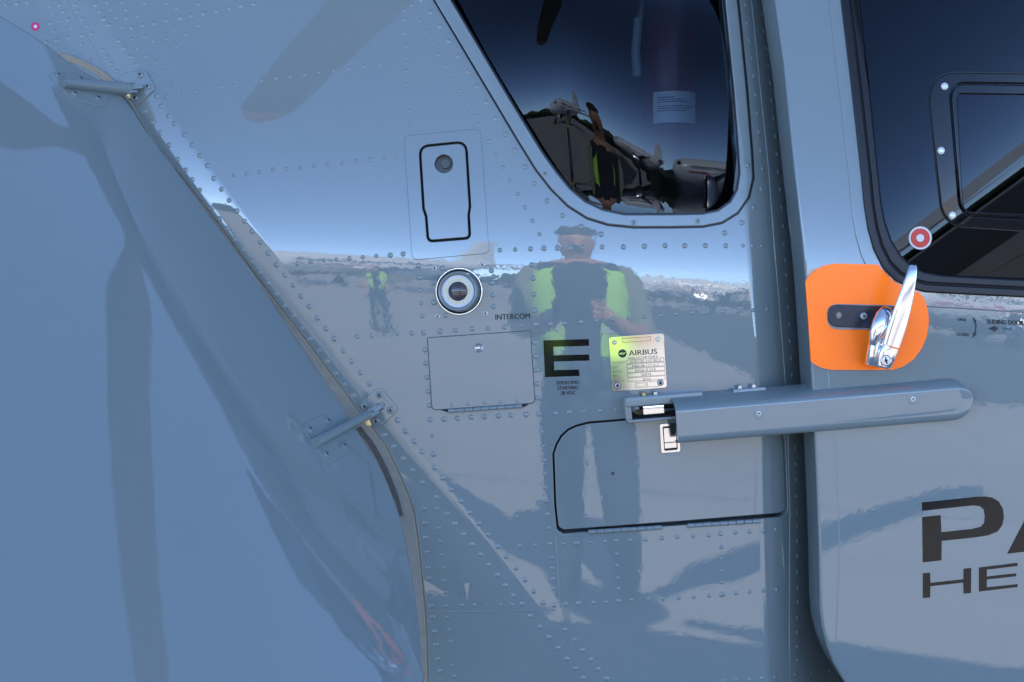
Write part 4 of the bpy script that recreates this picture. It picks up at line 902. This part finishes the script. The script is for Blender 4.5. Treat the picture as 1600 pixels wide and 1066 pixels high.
# ---- parked jets on the apron, mirrored in the glass and along the reflected horizon
WHITEP = mat('jet_white', (0.72, 0.73, 0.74), 0.25); DARKG = mat('jet_glass', (0.02, 0.022, 0.03), 0.1); REDP = mat('jet_red', (0.45, 0.03, 0.04), 0.3); ENGD = mat('engine_intake', (0.03, 0.03, 0.035), 0.5); ALU = mat('bare_aluminium', (0.6, 0.6, 0.6), 0.3, 1.0)
def jet(loc, rz, label, sc=1.0):
    r = bpy.data.objects.new('parked_jet', None); COL.objects.link(r); r.location = loc; r.rotation_euler = (0, 0, rz); r.scale = (sc, sc, sc); tag(r, label, 'airliner', 'jets parked across the apron')
    # nose towards -X local, length 32
    mb = MB(); rings = []
    for x, rad, zc in ((0, .05, 2.7), (.4, .6, 2.75), (1.4, 1.15, 2.95), (3.2, 1.7, 3.2), (5, 1.88, 3.3), (22, 1.88, 3.3), (27, 1.3, 3.8), (31, .5, 4.4), (32.5, .15, 4.6)):
        rings.append([Vector((x, rad * math.cos(a), zc + rad * math.sin(a))) for a in [2 * math.pi * j / 24 for j in range(24)]])
    mb.loft(rings, 0); mb.build('fuselage', [WHITEP], r)
    for s in (-1, 1):
        mb = MB(); mb.loft([[Vector((x + c * ch, s * y, z + t * ch * .1)) for c, t in ((0, 0), (.3, 1), (1, 0), (.3, -.6))] for x, y, z, ch in ((11, 1.4, 2.4, 6), (14.5, 6, 2.9, 3.6), (19, 15, 3.9, 1.5))], 0); mb.build('wing', [WHITEP], r)
        mb = MB(); mb.loft([[Vector((x + c * ch, s * y, z + t * ch * .1)) for c, t in ((0, 0), (.3, 1), (1, 0), (.3, -.6))] for x, y, z, ch in ((28, .5, 4.5, 3.2), (30.5, 5, 4.9, 1.6))], 0); mb.build('tailplane', [WHITEP], r)
    mb = MB(); mb.loft([[Vector((x + c * ch, t * ch * .08, z)) for c, t in ((0, 0), (.3, 1), (1, 0), (.3, -1))] for x, z, ch in ((26, 5.0, 6), (30, 10.5, 2.8))], 0); mb.build('tail_fin', [WHITEP], r)
    for s in (-1, 1):
        mb = MB(); rg = lambda rad, x: [Vector((x, s * 5 + rad * math.cos(a), 1.75 + rad * math.sin(a))) for a in [2 * math.pi * j / 20 for j in range(20)]]
        mb.loft([rg(.85, 10.6), rg(1.05, 10.3), rg(1.12, 10.8), rg(1.15, 12), rg(.8, 14.2)], 0, caps=(False, True)); mb.loft([rg(.85, 10.6), rg(.8, 11.2), rg(.1, 11.2)], 1, caps=(False, True)); mb.build('engine', [ALU, ENGD], r)
    mb = MB(); mb.box(lambda a: Vector(a), 0, .34, -.03, .03, 0, .44); wme = mb.mesh('window', [DARKG])
    for s in (-1, 1):
        for k in range(28):
            o = link('window', wme, r); o.location = (5.6 + k * .62, s * 1.86, 3.55)
        mb = MB(); mb.add([(1.75, s * 1.0, 3.75), (2.7, s * 1.42, 3.85), (2.75, s * 1.2, 4.3), (2.0, s * .8, 4.05)], [(0, 1, 2, 3)], 0, False); mb.add([(1.6, s * .05, 3.85), (1.73, s * .95, 3.78), (1.98, s * .76, 4.06), (1.85, s * .05, 4.15)], [(0, 1, 2, 3)], 0, False); o = mb.build('windscreen', [DARKG], r)
        o.location = (-.06, s * .06, .04)
    for s in (-1, 1):
        mb = MB(); mb.box(lambda a: Vector(a), 5, 24, s * 1.87 - .02, s * 1.87 + .02, 2.95, 3.1); mb.build('cheat_line', [REDP], r)
    for x, y in ((3.5, 0), (14, -2.3), (14, 2.3)):
        mb = MB(); mb.tube([Vector((x, y, 2.0)), Vector((x, y, .4))], .12, 0, 8); mb.build('gear_leg', [ENGD], r)
        mb = MB(); mb.tube([Vector((x, y - .3, .42)), Vector((x, y + .3, .42))], .42, 0, 14); mb.build('wheel', [ENGD], r)
    return r
jet((23.0, -72, 0), math.radians(-3), 'white airliner with dark window row, mirrored in the sliding door glass')
jet((-22.5, -57, 0), math.radians(-60), 'white airliner with big round engines, mirrored along the skin left of the lamp')

jet((9, -150, 0), math.radians(0), 'small distant white airliner mirrored at the skin edge left of the sliding door')
# ---- low dark tree line beyond the apron
mb = MB(); LEAF = mat('far_foliage', (0.05, 0.065, 0.04), 0.9, vary=0.4, vscale=0.3)
rt = random.Random(3); top_ = []; pts_ = []
for k in range(420):
    a = math.radians(-80 + 160 * k / 419); R_ = 330 + 20 * math.sin(k * .31); h = 6 + 1.6 * math.sin(k * .09) + 1.2 * math.sin(k * .47 + 1) + rt.random() * 1.4
    pts_.append([Vector((R_ * math.sin(a), -R_ * math.cos(a), 0)), Vector(((R_ - 6) * math.sin(a), -(R_ - 6) * math.cos(a), h * .55)), Vector((R_ * math.sin(a), -R_ * math.cos(a), h)), Vector(((R_ + 14) * math.sin(a), -(R_ + 14) * math.cos(a), h * .7))])
mb.loft(pts_, 0, closed=False, caps=(False, False)); o = mb.build('treeline', [LEAF]); o['kind'] = 'stuff'
